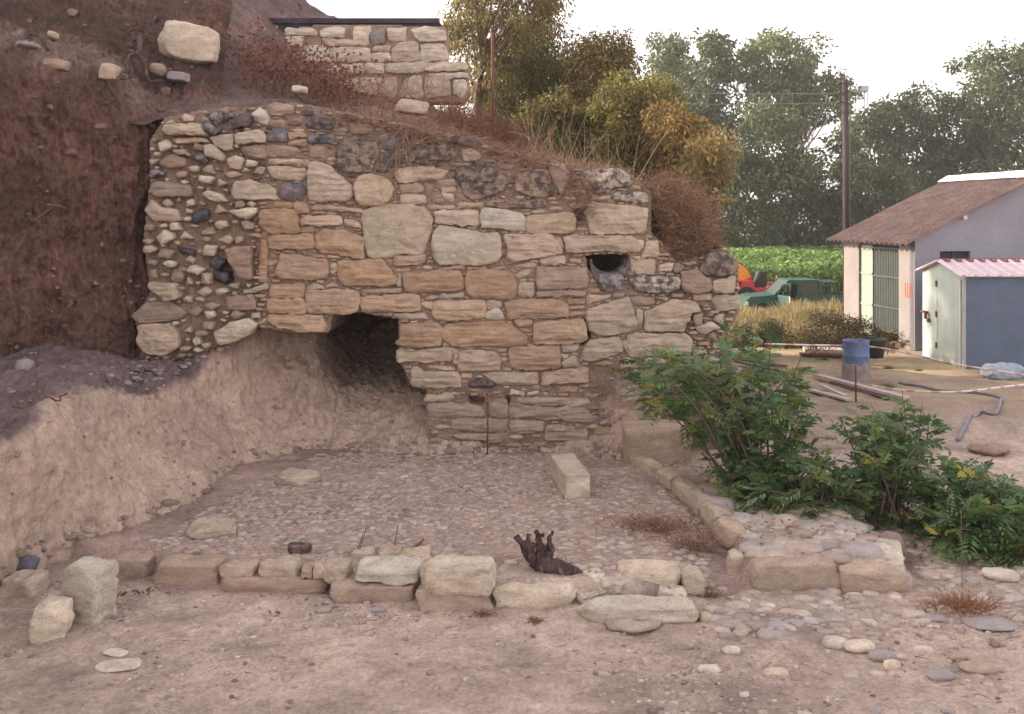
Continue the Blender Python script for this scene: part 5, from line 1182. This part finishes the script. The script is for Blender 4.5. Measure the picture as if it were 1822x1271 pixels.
tree('olive_green_tree', 'dense olive green tree behind the iron post and the mound', 'tree', [(865, 130), (890, 70), (940, 45), (1000, 70), (1020, 160), (1015, 260), (980, 290), (880, 280), (845, 220)], 26, (940, 320, 2.6), 38000, .115, OL + [(.21, .19, .04), (.05, .07, .035)], .55, 170, 1.6, droop=.7, asp=.3)
tree('brown_leaved_tree', 'rust brown and olive tree with the highest top in the middle of the thicket', 'tree', [(1015, 110), (1045, 62), (1080, 75), (1110, 85), (1115, 130), (1160, 180), (1150, 290), (1000, 290), (1005, 180)], 24, (1070, 320, 2.4), 38000, .11, BR + OL[:2], .48, 190, 1.4, droop=.6, asp=.32)
tree('yellow_green_bush', 'yellow green bush filling the thicket below the brown tree', 'bush', [(1060, 180), (1100, 135), (1165, 150), (1210, 200), (1215, 300), (1050, 310)], 21, (1130, 325, 3.0), 18000, .10, YE[:1] + OL + [(.22, .2, .045)], .35, 70, 1.0, droop=.6, trunk_r=.06)
tree('orange_bush', 'orange brown dry leaved bush right of the yellow green one', 'bush', [(1165, 190), (1200, 180), (1235, 230), (1240, 320), (1170, 320)], 19.5, (1205, 335, 2.8), 9500, .10, BR + YE[:2], .34, 60, .8, droop=.6, trunk_r=.05)
tree('yellow_bush', 'bright yellow leaved bush at the right end of the thicket', 'bush', [(1225, 265), (1262, 230), (1290, 240), (1296, 280), (1280, 340), (1240, 380), (1215, 340)], 17, (1240, 420, 2.0), 2600, .11, YE, .26, 42, .6, droop=.8, trunk_r=.045)
tree('dark_olive_bush', 'shaded olive bush low in the thicket behind the tall dry stalks', 'bush', [(930, 200), (1000, 180), (1080, 210), (1100, 300), (930, 300)], 22.5, (1010, 330, 2.9), 20000, .11, OL + [(.045, .055, .03)] + BR[:1], .38, 70, 1.2, droop=.6, trunk_r=.06)
g_ = 'trees beyond the corn field'
tree('eucalyptus', 'thin open topped tree left of the tall dense column tree', 'tree', [(1135, 75), (1165, 65), (1200, 52), (1215, 80), (1225, 130), (1235, 190), (1215, 250), (1190, 240), (1175, 150), (1145, 110)], 78, (1210, 470, -.9), 7560, .36, FL + FG[:1], 1.0, 42, 2.2, g_, trunk_r=.2, limb=14)
tree('eucalyptus', 'tall narrow dense dark green tree, a leafy column', 'tree', [(1235, 85), (1258, 60), (1285, 75), (1300, 130), (1310, 200), (1300, 300), (1280, 420), (1225, 430), (1205, 300), (1200, 190), (1220, 120)], 72, (1255, 480, -.9), 17100, .36, FG + [(.11, .12, .04)], 1.0, 110, 2.2, g_, trunk_r=.3)
tree('eucalyptus', 'broad airy tree with a pale forked trunk left of the utility pole', 'tree', [(1315, 105), (1345, 75), (1395, 65), (1440, 80), (1480, 105), (1500, 150), (1490, 220), (1450, 190), (1430, 250), (1380, 250), (1345, 190), (1320, 150)], 74, (1420, 480, -.9), 13500, .36, FL + FG[2:3], 1.0, 75, 2.8, g_, trunk_r=.28, limb=34, bark='timber')
tree('eucalyptus', 'dark low tree under the broad airy one', 'tree', [(1320, 190), (1380, 180), (1400, 260), (1500, 240), (1510, 420), (1440, 440), (1280, 440), (1275, 330), (1300, 230)], 68, (1370, 480, -.9), 23400, .36, FG + FG + FL[:1] + [(.13, .12, .04)], 1.1, 150, 3.2, g_, trunk_r=.25)
tree('eucalyptus', 'small tree top right beside the utility pole', 'tree', [(1492, 140), (1512, 138), (1508, 190), (1530, 300), (1540, 430), (1490, 430), (1490, 250)], 82, (1510, 480, -.9), 8000, .34, FG + FL[:2], .7, 60, 1.8, g_, trunk_r=.2)
tree('eucalyptus', 'round dark tree behind the barn roof, right of the water tower', 'tree', [(1545, 205), (1580, 185), (1625, 165), (1660, 178), (1700, 190), (1720, 250), (1710, 420), (1545, 430), (1560, 330), (1600, 300), (1550, 260)], 76, (1630, 480, -.9), 25200, .36, FG + FG + FL[:1], 1.1, 150, 3.4, g_, trunk_r=.3)
tree('eucalyptus', 'tallest tree at the right edge with a light green rounded top', 'tree', [(1690, 190), (1720, 110), (1760, 88), (1810, 95), (1850, 110), (1900, 170), (1920, 400), (1700, 420)], 72, (1790, 480, -.9), 28800, .36, FG + FG + FL, 1.1, 170, 3.6, g_, trunk_r=.3)
tree('eucalyptus', 'low brushy tree between the small tree and the round dark tree', 'tree', [(1500, 300), (1560, 290), (1600, 330), (1640, 380), (1600, 430), (1500, 430)], 66, (1555, 480, -.9), 8100, .36, FG + [(.12, .12, .04)], .9, 60, 2.0, g_, trunk_r=.18)
tree('eucalyptus', 'dark tree low behind the wall end, left of the leafy column', 'tree', [(1130, 260), (1215, 230), (1280, 300), (1290, 430), (1130, 430)], 64, (1230, 480, -.9), 13500, .36, FG, 1.0, 80, 2.6, g_, trunk_r=.2)
tree('eucalyptus', 'far green tree hidden behind the thicket, left end of the row', 'tree', [(760, 200), (850, 120), (960, 110), (1080, 160), (1140, 300), (1130, 440), (760, 440)], 74, (950, 480, -.9), 12000, .40, FG + FL, 1.2, 130, 3.2, g_, trunk_r=.25)
# undergrowth under the trees
n = 9000; P0 = np.stack([VR.uniform(-6, 44, n), VR.uniform(63, 75, n), -.9 + 2.6 * VR.rand(n) ** 1.3], 1); V, Fc = leaf_quads(P0, unit(VR.normal(size=(n, 3))), VR.uniform(.25, .6, n), .25)
tag(build('undergrowth', V, Fc, 'leaf', None, np.repeat(pick([(.06, .04, .03), (.05, .055, .03), (.09, .06, .04)], n), 4, 0), smooth=False), 'dark brown undergrowth under the trees beyond the corn', 'undergrowth', kind='stuff')
# corn field
n = 6600; X = VR.uniform(0, 40, n); Y = 44.5 + 20 * VR.rand(n) ** 1.25; n = len(X); k = 9
H = 1.9 + .35 * vnoise(np.c_[X * .25, Y * .25, X * 0], 3); base_ = np.repeat(np.stack([X, Y, np.full(n, -.88)], 1), k, 0); hh = np.tile(np.linspace(.25, .97, k), n) * np.repeat(H, k); base_[:, 2] += hh
a = VR.uniform(0, 2 * np.pi, n * k); Dr = np.stack([np.cos(a) * .7, np.sin(a) * .7, np.full(n * k, .85)], 1)
o = strands('corn_field', base_, Dr, VR.uniform(.55, .95, n * k), .12, .75, [(.12, .22, .045), (.17, .28, .06), (.09, .17, .045), (.24, .33, .09)], 'leaf', 3); tag(o, 'green corn standing in the field behind the pickup', 'corn', kind='stuff')
# dry grass and weeds by the barn
n = 24000; X = VR.uniform(5.6, 11.0, n); Y = VR.uniform(26.6, 35.5, n); keep = ~((X > 9.7) & (Y < 30.5)) & (X / Y > .2) & (X / Y < .42); X, Y = X[keep], Y[keep]; n = len(X)
Z = np.array([GZ2(x, y) for x, y in zip(X, Y)]); Hh = VR.uniform(.30, .75, n) * (1 + .35 * vnoise(np.c_[X * 1.1, Y * 1.1, X * 0], 3)) * np.interp(Y, [26, 28, 33], [.7, .9, 1.15])
o = strands('dry_grass', np.stack([X, Y, Z], 1), np.stack([VR.normal(0, .25, n), VR.normal(0, .25, n), np.ones(n)], 1), Hh * 1.35, .026, .25, [(.36, .29, .15), (.42, .33, .18), (.28, .21, .11), (.20, .19, .07)], 'dry', 3); tag(o, 'pale dry grass in front of the pickup and beside the barn', 'grass', kind='stuff')
def bush(name, label, poly, D, sp, n, leaf, cols, cr, nc, twigs=60, cat='bush', base=None, asp=.35):
    base = base or (np.mean([p[0] for p in poly]), max(p[1] for p in poly)); b0 = at(base[0], base[1], D); root = empty(name, tuple(b0), label, cat); q = in_px(poly, nc); C = np.array([at(x, y, D) for x, y in q]); C[:, 1] += VR.uniform(-sp, sp, nc)
    k = VR.randint(nc, size=n); Pn = C[k] + unit(VR.normal(size=(n, 3))) * (cr * VR.rand(n) ** .5)[:, None]; L = leaf * VR.uniform(.6, 1.4, n); V, Fc = leaf_quads(Pn, unit(VR.normal(size=(n, 3)) + [0, 0, -.3]), L, L * asp)
    build('leaves', V, Fc, 'leaf', root, np.repeat(pick(cols, n), 4, 0), smooth=False); k = VR.randint(nc, size=twigs); P0 = np.tile(b0, (twigs, 1)) + VR.normal(size=(twigs, 3)) * [.12, .12, .02]; Dv = C[k] - P0
    strands('twigs', P0, Dv + [0, 0, .3], np.linalg.norm(Dv, axis=1), .012, .3, [(.16, .10, .07), (.10, .06, .05)], 'dry', 5, parent=root, wave=.05); return root
bush('weed_bush', 'dark brown green bush in front of the barn door, left of the tub', [(1400, 600), (1440, 565), (1500, 560), (1545, 570), (1548, 612), (1420, 616)], 24.6, .5, 5200, .075, [(.085, .075, .03), (.13, .10, .045), (.10, .06, .035), (.05, .05, .025)], .22, 60)
bush('weed_bush', 'dark green low bush in the dry grass behind the shrub, near the wall end', [(1310, 585), (1350, 570), (1385, 580), (1395, 610), (1310, 612)], 25, .5, 2600, .07, [(.05, .06, .03), (.08, .07, .035), (.07, .09, .03)], .2, 36)
bush('weed_bush', 'yellow green weeds at the foot of the barn door', [(1548, 585), (1590, 590), (1618, 608), (1600, 622), (1560, 620)], 24.8, .2, 1500, .06, [(.17, .15, .06), (.22, .13, .06), (.10, .10, .04)], .13, 26)
for i, (x, y, D_, s_, tx) in enumerate([(1578, 690, 20.6, .17, 'grey green tuft on the dirt right of the blue drum'), (1460, 640, 23, .14, 'low green tuft by the rusty sheet left of the drum'), (1580, 656, 23, .10, 'small dry tuft farther back right of the drum'), (1635, 660, 22.6, .07, 'tiny dry tuft below the barrier tape near the shed')]):
    g = yg(x, y); n = 260; dv = unit(VR.normal(size=(n, 3)) * [1, 1, .5] + [0, 0, .8]); o = strands('grass_tuft', np.tile(g, (n, 1)) + VR.normal(size=(n, 3)) * [s_ * .5, s_ * .3, .005], dv, s_ * 1.3 * VR.uniform(.5, 1, n), .008, .3, [(.14, .14, .07), (.22, .19, .11), (.10, .11, .05)], 'dry', 3); tag(o, tx, 'tuft')
# dry brush on and behind the ruined wall
RD = [(.22, .115, .075), (.28, .16, .10), (.16, .08, .06), (.33, .22, .14)]; PG = [(.40, .29, .18), (.34, .23, .145), (.28, .17, .11), (.46, .35, .22)]
def on_hill(x0, x1, d0, d1, n):
    D = VR.uniform(d0, d1, n); X = (VR.uniform(x0, x1, n) - CX) / F * D; return np.stack([X, D, hill_z(X, D) + .02], 1)
def mat_brush(name, label, P0, L, w, droop, cols, zdir=.3, wave=.15, seg=5, cat='dry brush', spread=1.0, parent=None):
    n = len(P0); dv = VR.normal(size=(n, 3)) * spread * [1, .7, .35] + [0, -.2, zdir]; o = strands(name, P0, dv, L * VR.uniform(.4, 1.1, n), w, droop, cols, 'dry', seg, wave=wave, parent=parent); return tag(o, label, cat, kind='stuff')
P0 = np.vstack([on_hill(600, 770, 12.5, 13.6, 1500), on_hill(740, 1000, 12.45, 14.2, 2600)]); mat_brush('dry_brush', 'tangled reddish dry brush hanging over the left part of the wall top', P0, .44, .009, .6, RD + [(.36, .23, .15), (.30, .18, .11)])
P0 = on_hill(790, 930, 13.6, 15.5, 1100); mat_brush('red_brush', 'upright dark red twigs around the foot of the iron post', P0, .75, .008, .25, [(.17, .07, .05), (.22, .10, .06), (.12, .06, .05)], zdir=1.1)
P0 = on_hill(930, 1275, 12.9, 15.5, 4200); mat_brush('mound_grass', 'matted pale brown dry grass along the mound above the right part of the wall', P0, .36, .009, .3, PG + RD[1:2], zdir=.8)
P0 = on_hill(940, 1290, 13.4, 17.5, 300); dv = VR.normal(size=(300, 3)) * [.34, .3, .1] + [0, 0, 1]; tag(strands('dry_stalks', P0, dv, VR.uniform(.25, 1.3, 300), .010, .14, PG, 'dry', 5, wave=.02), 'tall upright dry stalks standing on the mound above the wall', 'dry stalks', kind='stuff')
q = in_px([(1128, 322), (1180, 312), (1235, 335), (1262, 380), (1272, 440), (1245, 462), (1205, 462), (1180, 430), (1160, 400), (1158, 345)], 6500); D = YW + VR.uniform(-.05, .9, len(q)); P0 = np.stack([(q[:, 0] - CX) / F * D, D, HC + (HY - q[:, 1]) / F * D], 1)
P0 = P0[fbm(P0 * 3.2, 2, 7) > -.22]; P0 = P0 + VR.normal(size=P0.shape) * [.07, .07, .06] + .08 * np.stack([vnoise(P0 * 4, 5), vnoise(P0 * 4, 6) * 0, vnoise(P0 * 4, 4)], 1); mat_brush('brush_heap', 'dense heap of reddish dry twigs spilling down the stepped right end of the wall', P0, .27, .007, .4, RD + RD + PG[:2], zdir=.3, wave=.3)
n = 2600; P0 = P0[VR.randint(len(P0), size=n)]; V, Fc = leaf_quads(P0 + VR.normal(size=(n, 3)) * .05, unit(VR.normal(size=(n, 3))), VR.uniform(.02, .045, n), .015); tag(build('brush_leaves', V, Fc, 'dry', None, np.repeat(pick(RD, n), 4, 0), smooth=False), 'crumbled dry leaves caught in the brush heap', 'dry leaves', kind='stuff')
P0 = np.array([at(x, y, YW - .07) for x, y in in_px([(1000, 300), (1060, 300), (1062, 380), (1030, 400), (1010, 350)], 330)]); mat_brush('hanging_brush', 'thin dry twigs hanging over the wall face beside the dark capstone', P0, .22, .007, .8, RD + PG[:1])
P0 = np.array([at(x, y, YW - .09) for x, y in [(716, 250), (712, 262), (705, 270), (716, 240), (722, 235), (700, 280)] for _ in range(5)]); dv = VR.normal(size=(30, 3)) * [.35, .1, .2] + [0, -.1, -.8]; tag(strands('hanging_stem', P0, dv, VR.uniform(.2, .6, 30), .010, .2, PG, 'dry', 5, wave=.1), 'thin forked dry stem hanging down the wall near the blue grey stones', 'stem', kind='stuff')
# red leaved dead bush on the slope, long thin twigs before the upper wall
P0 = on_hill(430, 620, 14.3, 16.2, 500); dv = VR.normal(size=(500, 3)) * [.6, .4, .3] + [0, 0, .8]; rb = empty('dead_bush', tuple(P0.mean(0)), 'dead bush with dark red leaves on the slope left of the upper wall', 'bush'); strands('twigs', P0, dv, VR.uniform(.3, .95, 500), .010, .2, [(.16, .09, .07), (.26, .16, .11)], 'dry', 5, parent=rb, wave=.08)
n = 2600; k = VR.randint(500, size=n); Pn = P0[k] + unit(dv[k]) * (VR.rand(n) * .8)[:, None] + VR.normal(size=(n, 3)) * .10; V, Fc = leaf_quads(Pn, unit(VR.normal(size=(n, 3))), VR.uniform(.04, .08, n), .045); build('leaves', V, Fc, 'leaf', rb, np.repeat(pick([(.17, .05, .035), (.12, .035, .03), (.24, .10, .06)], n), 4, 0), smooth=False)
P0 = on_hill(640, 840, 15.2, 16.6, 190); dv = VR.normal(size=(190, 3)) * [.7, .3, .3] + [0, 0, 1]; tag(strands('thin_twigs', P0, dv, VR.uniform(.5, 1.3, 190), .011, .25, [(.34, .19, .11), (.24, .12, .08)], 'dry', 6, wave=.06), 'long thin arching twigs in front of the upper wall', 'twigs', kind='stuff')
# stones and clods caught in the cut banks, litter on the floor
def scatter_on(nm, obname, n, size, kinds, lab, cond, seed):
    o = bpy.data.objects[obname]; me = o.data; V = np.zeros(len(me.vertices) * 3, np.float32); me.vertices.foreach_get('co', V); V = V.reshape(-1, 3) + np.array(o.location); V = V[cond(V)]
    rs = np.random.RandomState(seed); mb = MB(); V0, F0 = CS[4]; S0 = V0 / np.linalg.norm(V0, axis=1)[:, None]; B = V0 * .5 + S0 * .55
    for i in rs.choice(len(V), n, replace=False):
        a = rs.uniform(*size) * (2.0 if rs.rand() < .12 else 1); P = B * (1 + .35 * vnoise(S0 * 1.7 + i * 3.1, 1))[:, None] * [a, a * .8, a * rs.uniform(.4, .8)]
        for _ in range(5): nn = rs.normal(size=3); nn /= np.linalg.norm(nn); dd = P @ nn; P = P - (np.maximum(dd - dd.max() * .7, 0))[:, None] * nn
        mb.add(P + V[i], F0, np.clip(np.array(kinds[rs.randint(len(kinds))]) * rs.uniform(.8, 1.2), 0, 1))
    tag(mb.build(nm, 'stone', None, True), lab, 'stones', kind='stuff')
scatter_on('bank_chips', 'upper_bank', 330, (.012, .04), [(.17, .10, .08), (.24, .16, .13), (.12, .07, .06), (.27, .19, .16)], 'chips and clods caught in the dark bank face', lambda V: (V[:, 0] > -8) & (V[:, 2] > 1.2), 2)
scatter_on('bank_crumbs', 'lower_bank', 420, (.008, .026), [(.40, .30, .24), (.50, .42, .35), (.26, .19, .16), (.34, .26, .22)], 'crumbs of stone and earth in the pale bank face', lambda V: (V[:, 0] > -6) & (V[:, 2] < 1.6) & (V[:, 2] > .1), 3)
scatter_on('foot_crumbs', 'lower_bank', 520, (.010, .035), [(.40, .30, .24), (.46, .37, .31), (.30, .22, .18)], 'crumbled earth lying along the foot of the pale bank', lambda V: (V[:, 0] > -5) & (V[:, 2] < .26) & (V[:, 2] > .08), 4)
n = 900; X = VR.uniform(-3.4, 5.6, n); Y = VR.uniform(6.4, 12.2, n); ok_ = ~((Y > 11.0) & (X < -2.4)); X, Y = X[ok_], Y[ok_]; n = len(X); Z = np.array([GZ2(x, y) for x, y in zip(X, Y)]) + .012
tag(strands('ground_litter', np.stack([X, Y, Z], 1), VR.normal(size=(n, 3)) * [1, 1, .08], VR.uniform(.03, .16, n), .007, .02, RD + PG, 'dry', 4, wave=.12), 'scattered dry twigs and straw on the ground', 'litter', kind='stuff')
n = 1400; X = VR.uniform(1.8, 5.8, n); Y = VR.uniform(8.9, 11.6, n); Z = np.array([GZ2(x, y) for x, y in zip(X, Y)]) + VR.uniform(.02, .06, n); V, Fc = leaf_quads(np.stack([X, Y, Z], 1), unit(VR.normal(size=(n, 3)) * [1, 1, .15]), VR.uniform(.03, .07, n), .022)
tag(build('leaf_litter', V, Fc, 'dry', None, np.repeat(pick([(.30, .20, .07), (.22, .13, .07), (.14, .16, .06), (.38, .27, .10)], n), 4, 0), smooth=False), 'fallen dry leaves under the green shrubs', 'leaf litter', kind='stuff')
# ------------------------------------------------------------------ green shrubs with compound leaves
def compound(P0, Dr, L, nl, ll, lw, cols):
    """pinnate leaves: a rachis with nl pairs of leaflets"""
    n = len(P0); Dr = unit(Dr); ll = ll * VR.uniform(.65, 1.25, n); lw0 = lw; side = unit(np.cross(Dr, np.tile([0, 0, 1.], (n, 1)) + VR.normal(size=(n, 3)) * .25)); Vs, Fs, Cs = [], [], []; c0 = pick(cols, n, .22); tot = 0
    for j in range(nl):
        t = .18 + .82 * (j + .5) / nl; base_ = P0 + Dr * (L * t)[:, None] + np.array([0, 0, -1.]) * (L * .30 * t * t)[:, None]
        for sg in (-1, 1) if j < nl - 1 else (0,):
            d = unit(side * sg * 1.0 + Dr * (.55 if sg else 1) + [0, 0, -.28] + VR.normal(size=(n, 3)) * .14); sc = (.75 + .5 * math.sin(math.pi * t)) * ll * VR.uniform(.8, 1.2, n)
            nrm = unit(np.cross(d, Dr if sg else side)); wv = unit(np.cross(nrm, d)); w2 = (.36 * sc)[:, None]
            V = np.stack([base_, base_ + d * sc[:, None] * .35 + wv * w2 / 2, base_ + d * sc[:, None] + [0, 0, -.008], base_ + d * sc[:, None] * .35 - wv * w2 / 2], 1).reshape(-1, 3)
            Vs.append(V); Fs.append(np.arange(4 * n).reshape(n, 4) + tot); tot += 4 * n; Cs.append(np.repeat(np.clip(c0 * (1 + VR.uniform(-.12, .12, (n, 1))), 0, 1), 4, 0))
    return np.vstack(Vs), np.vstack(Fs), np.vstack(Cs)
GS = [(.095, .17, .065), (.125, .215, .07), (.16, .26, .08), (.075, .14, .065), (.20, .26, .15), (.14, .20, .06)] * 5 + [(.18, .22, .05), (.38, .32, .06)]
def shrub(label, poly, D, sp, base, ntip, per, L=.26, group=None):
    b0 = np.array(base, float); root = empty('green_shrub', tuple(b0), label, 'shrub'); q = in_px(poly, ntip); T = np.array([at(x, y, D) for x, y in q]); T[:, 1] += VR.uniform(-sp, sp, ntip)
    LP, LD = [], []; mb = MB(); low = b0[2] + .1; T[:, 2] = np.maximum(T[:, 2], low)
    for i in range(ntip):
        s_ = b0 + [VR.normal(0, .10), VR.normal(0, .10), 0]; s_ = s_ * .8 + np.array([T[i, 0], s_[1], s_[2]]) * .2; m_ = s_ * .45 + T[i] * .55 + [VR.normal(0, .08), VR.normal(0, .08), .18 * np.linalg.norm(T[i] - s_) * .6]; P = catmull([s_, m_, T[i]], 14)
        if i < 46: mb.tube(P, np.linspace(.014, .004, 14), 5)
        tt = np.sort(VR.uniform(.5, 1.0, per)); idx = (tt * 13).astype(int)
        ax = unit(np.gradient(P, axis=0))[idx]; rd = VR.normal(size=(per, 3)) * [1, 1, .45]; LP.append(P[idx]); LD.append(unit(ax * .6 + unit(rd) + [0, 0, .12]))
    LP, LD = np.vstack(LP), np.vstack(LD); V, Fc, C = compound(LP, LD, L * VR.uniform(.65, 1.25, len(LP)), 6, .082, .030, GS); V[:, 2] = np.maximum(V[:, 2], b0[2] - .05)
    build('leaves', V, Fc, 'leaf', root, C, smooth=False); mb.build('stems', 'bark', root, True); return root
shrub('big green shrub with some yellow leaves against the right end of the ruined wall', [(1105, 670), (1150, 625), (1260, 610), (1290, 580), (1340, 580), (1392, 600), (1430, 640), (1420, 720), (1390, 790), (1400, 880), (1290, 890), (1262, 870), (1256, 780), (1190, 725), (1110, 715)], 10.7, .7, (2.72, 10.5, .2), 140, 6)
shrub('green shrub with the upright leafy tip in the middle of the green thicket', [(1530, 740), (1550, 710), (1600, 730), (1622, 690), (1640, 720), (1690, 725), (1660, 760), (1640, 800), (1660, 860), (1640, 910), (1500, 920), (1520, 850), (1490, 790)], 10.1, .5, (3.85, 10.0, .1), 74, 6)
shrub('low dark green shrub between the big shrub and the upright one', [(1330, 830), (1400, 790), (1480, 800), (1540, 840), (1560, 930), (1440, 925), (1330, 900), (1240, 880)], 10.1, .5, (3.0, 10.1, .15), 60, 6)
shrub('broad green shrub at the right edge beside the dry tuft', [(1650, 870), (1720, 825), (1780, 830), (1850, 880), (1880, 960), (1850, 1010), (1760, 1010), (1690, 1000), (1640, 950), (1620, 900)], 9.5, .6, (4.45, 9.4, .0), 115, 7)
P0 = np.tile(gnd(1710, 1085, 0), (520, 1)) + VR.normal(size=(520, 3)) * [.13, .07, .005]; dv = VR.normal(size=(520, 3)) * [.8, .6, .3] + [0, 0, .8]; tag(strands('dry_tuft', P0, dv, VR.uniform(.08, .30, 520), .006, .3, [(.30, .14, .07), (.38, .20, .10), (.2, .1, .06)], 'dry', 4), 'reddish dry grass tuft on the cobbles at right below the green shrub', 'tuft')
for i, (x, y, sx, n, tx) in enumerate([(1236, 975, .10, 200, 'dark reddish dry twig tuft beside the side kerb stones'), (1165, 950, .20, 520, 'spreading dry brush on the cobbled floor left of the side kerb'), (1262, 1062, .07, 120, 'small red dry tuft at the right end of the long block'), (860, 1094, .03, 110, 'tiny red dry weed under the front kerb, below the tall stone'), (952, 1108, .03, 110, 'tiny red dry weed in front of the flat topped block')]):
    g = gnd(x, y, .1 if i < 2 else 0); g[2] = GZ2(g[0], g[1]); P0 = np.tile(g, (n, 1)) + VR.normal(size=(n, 3)) * [sx, sx * .6, .004]; dv = VR.normal(size=(n, 3)) * [.6, .5, .25] + [0, 0, .9 if i == 0 else .5]
    tag(strands('dry_tuft', P0, dv, VR.uniform(.06, [.42, .30, .15, .08, .08][i], n), .006, .2, [(.24, .12, .08), (.17, .08, .06), (.34, .21, .14)], 'dry', 4, wave=.06), tx, 'tuft')

# ------------------------------------------------------------------ haze
hz = MB(); hz.box((-1000, -80, -8), (1700, 1400, 60)); hm = bpy.data.materials.new('haze'); hm.use_nodes = True; hm.node_tree.nodes.clear()
ho = hm.node_tree.nodes.new('ShaderNodeOutputMaterial'); hv = hm.node_tree.nodes.new('ShaderNodeVolumePrincipled'); hv.inputs['Color'].default_value = (.93, .92, .90, 1); hv.inputs['Density'].default_value = .0009; hv.inputs['Anisotropy'].default_value = .3
hm.node_tree.links.new(hv.outputs[0], ho.inputs['Volume']); M['haze'] = hm; tag(hz.build('haze', 'haze'), kind='stuff')
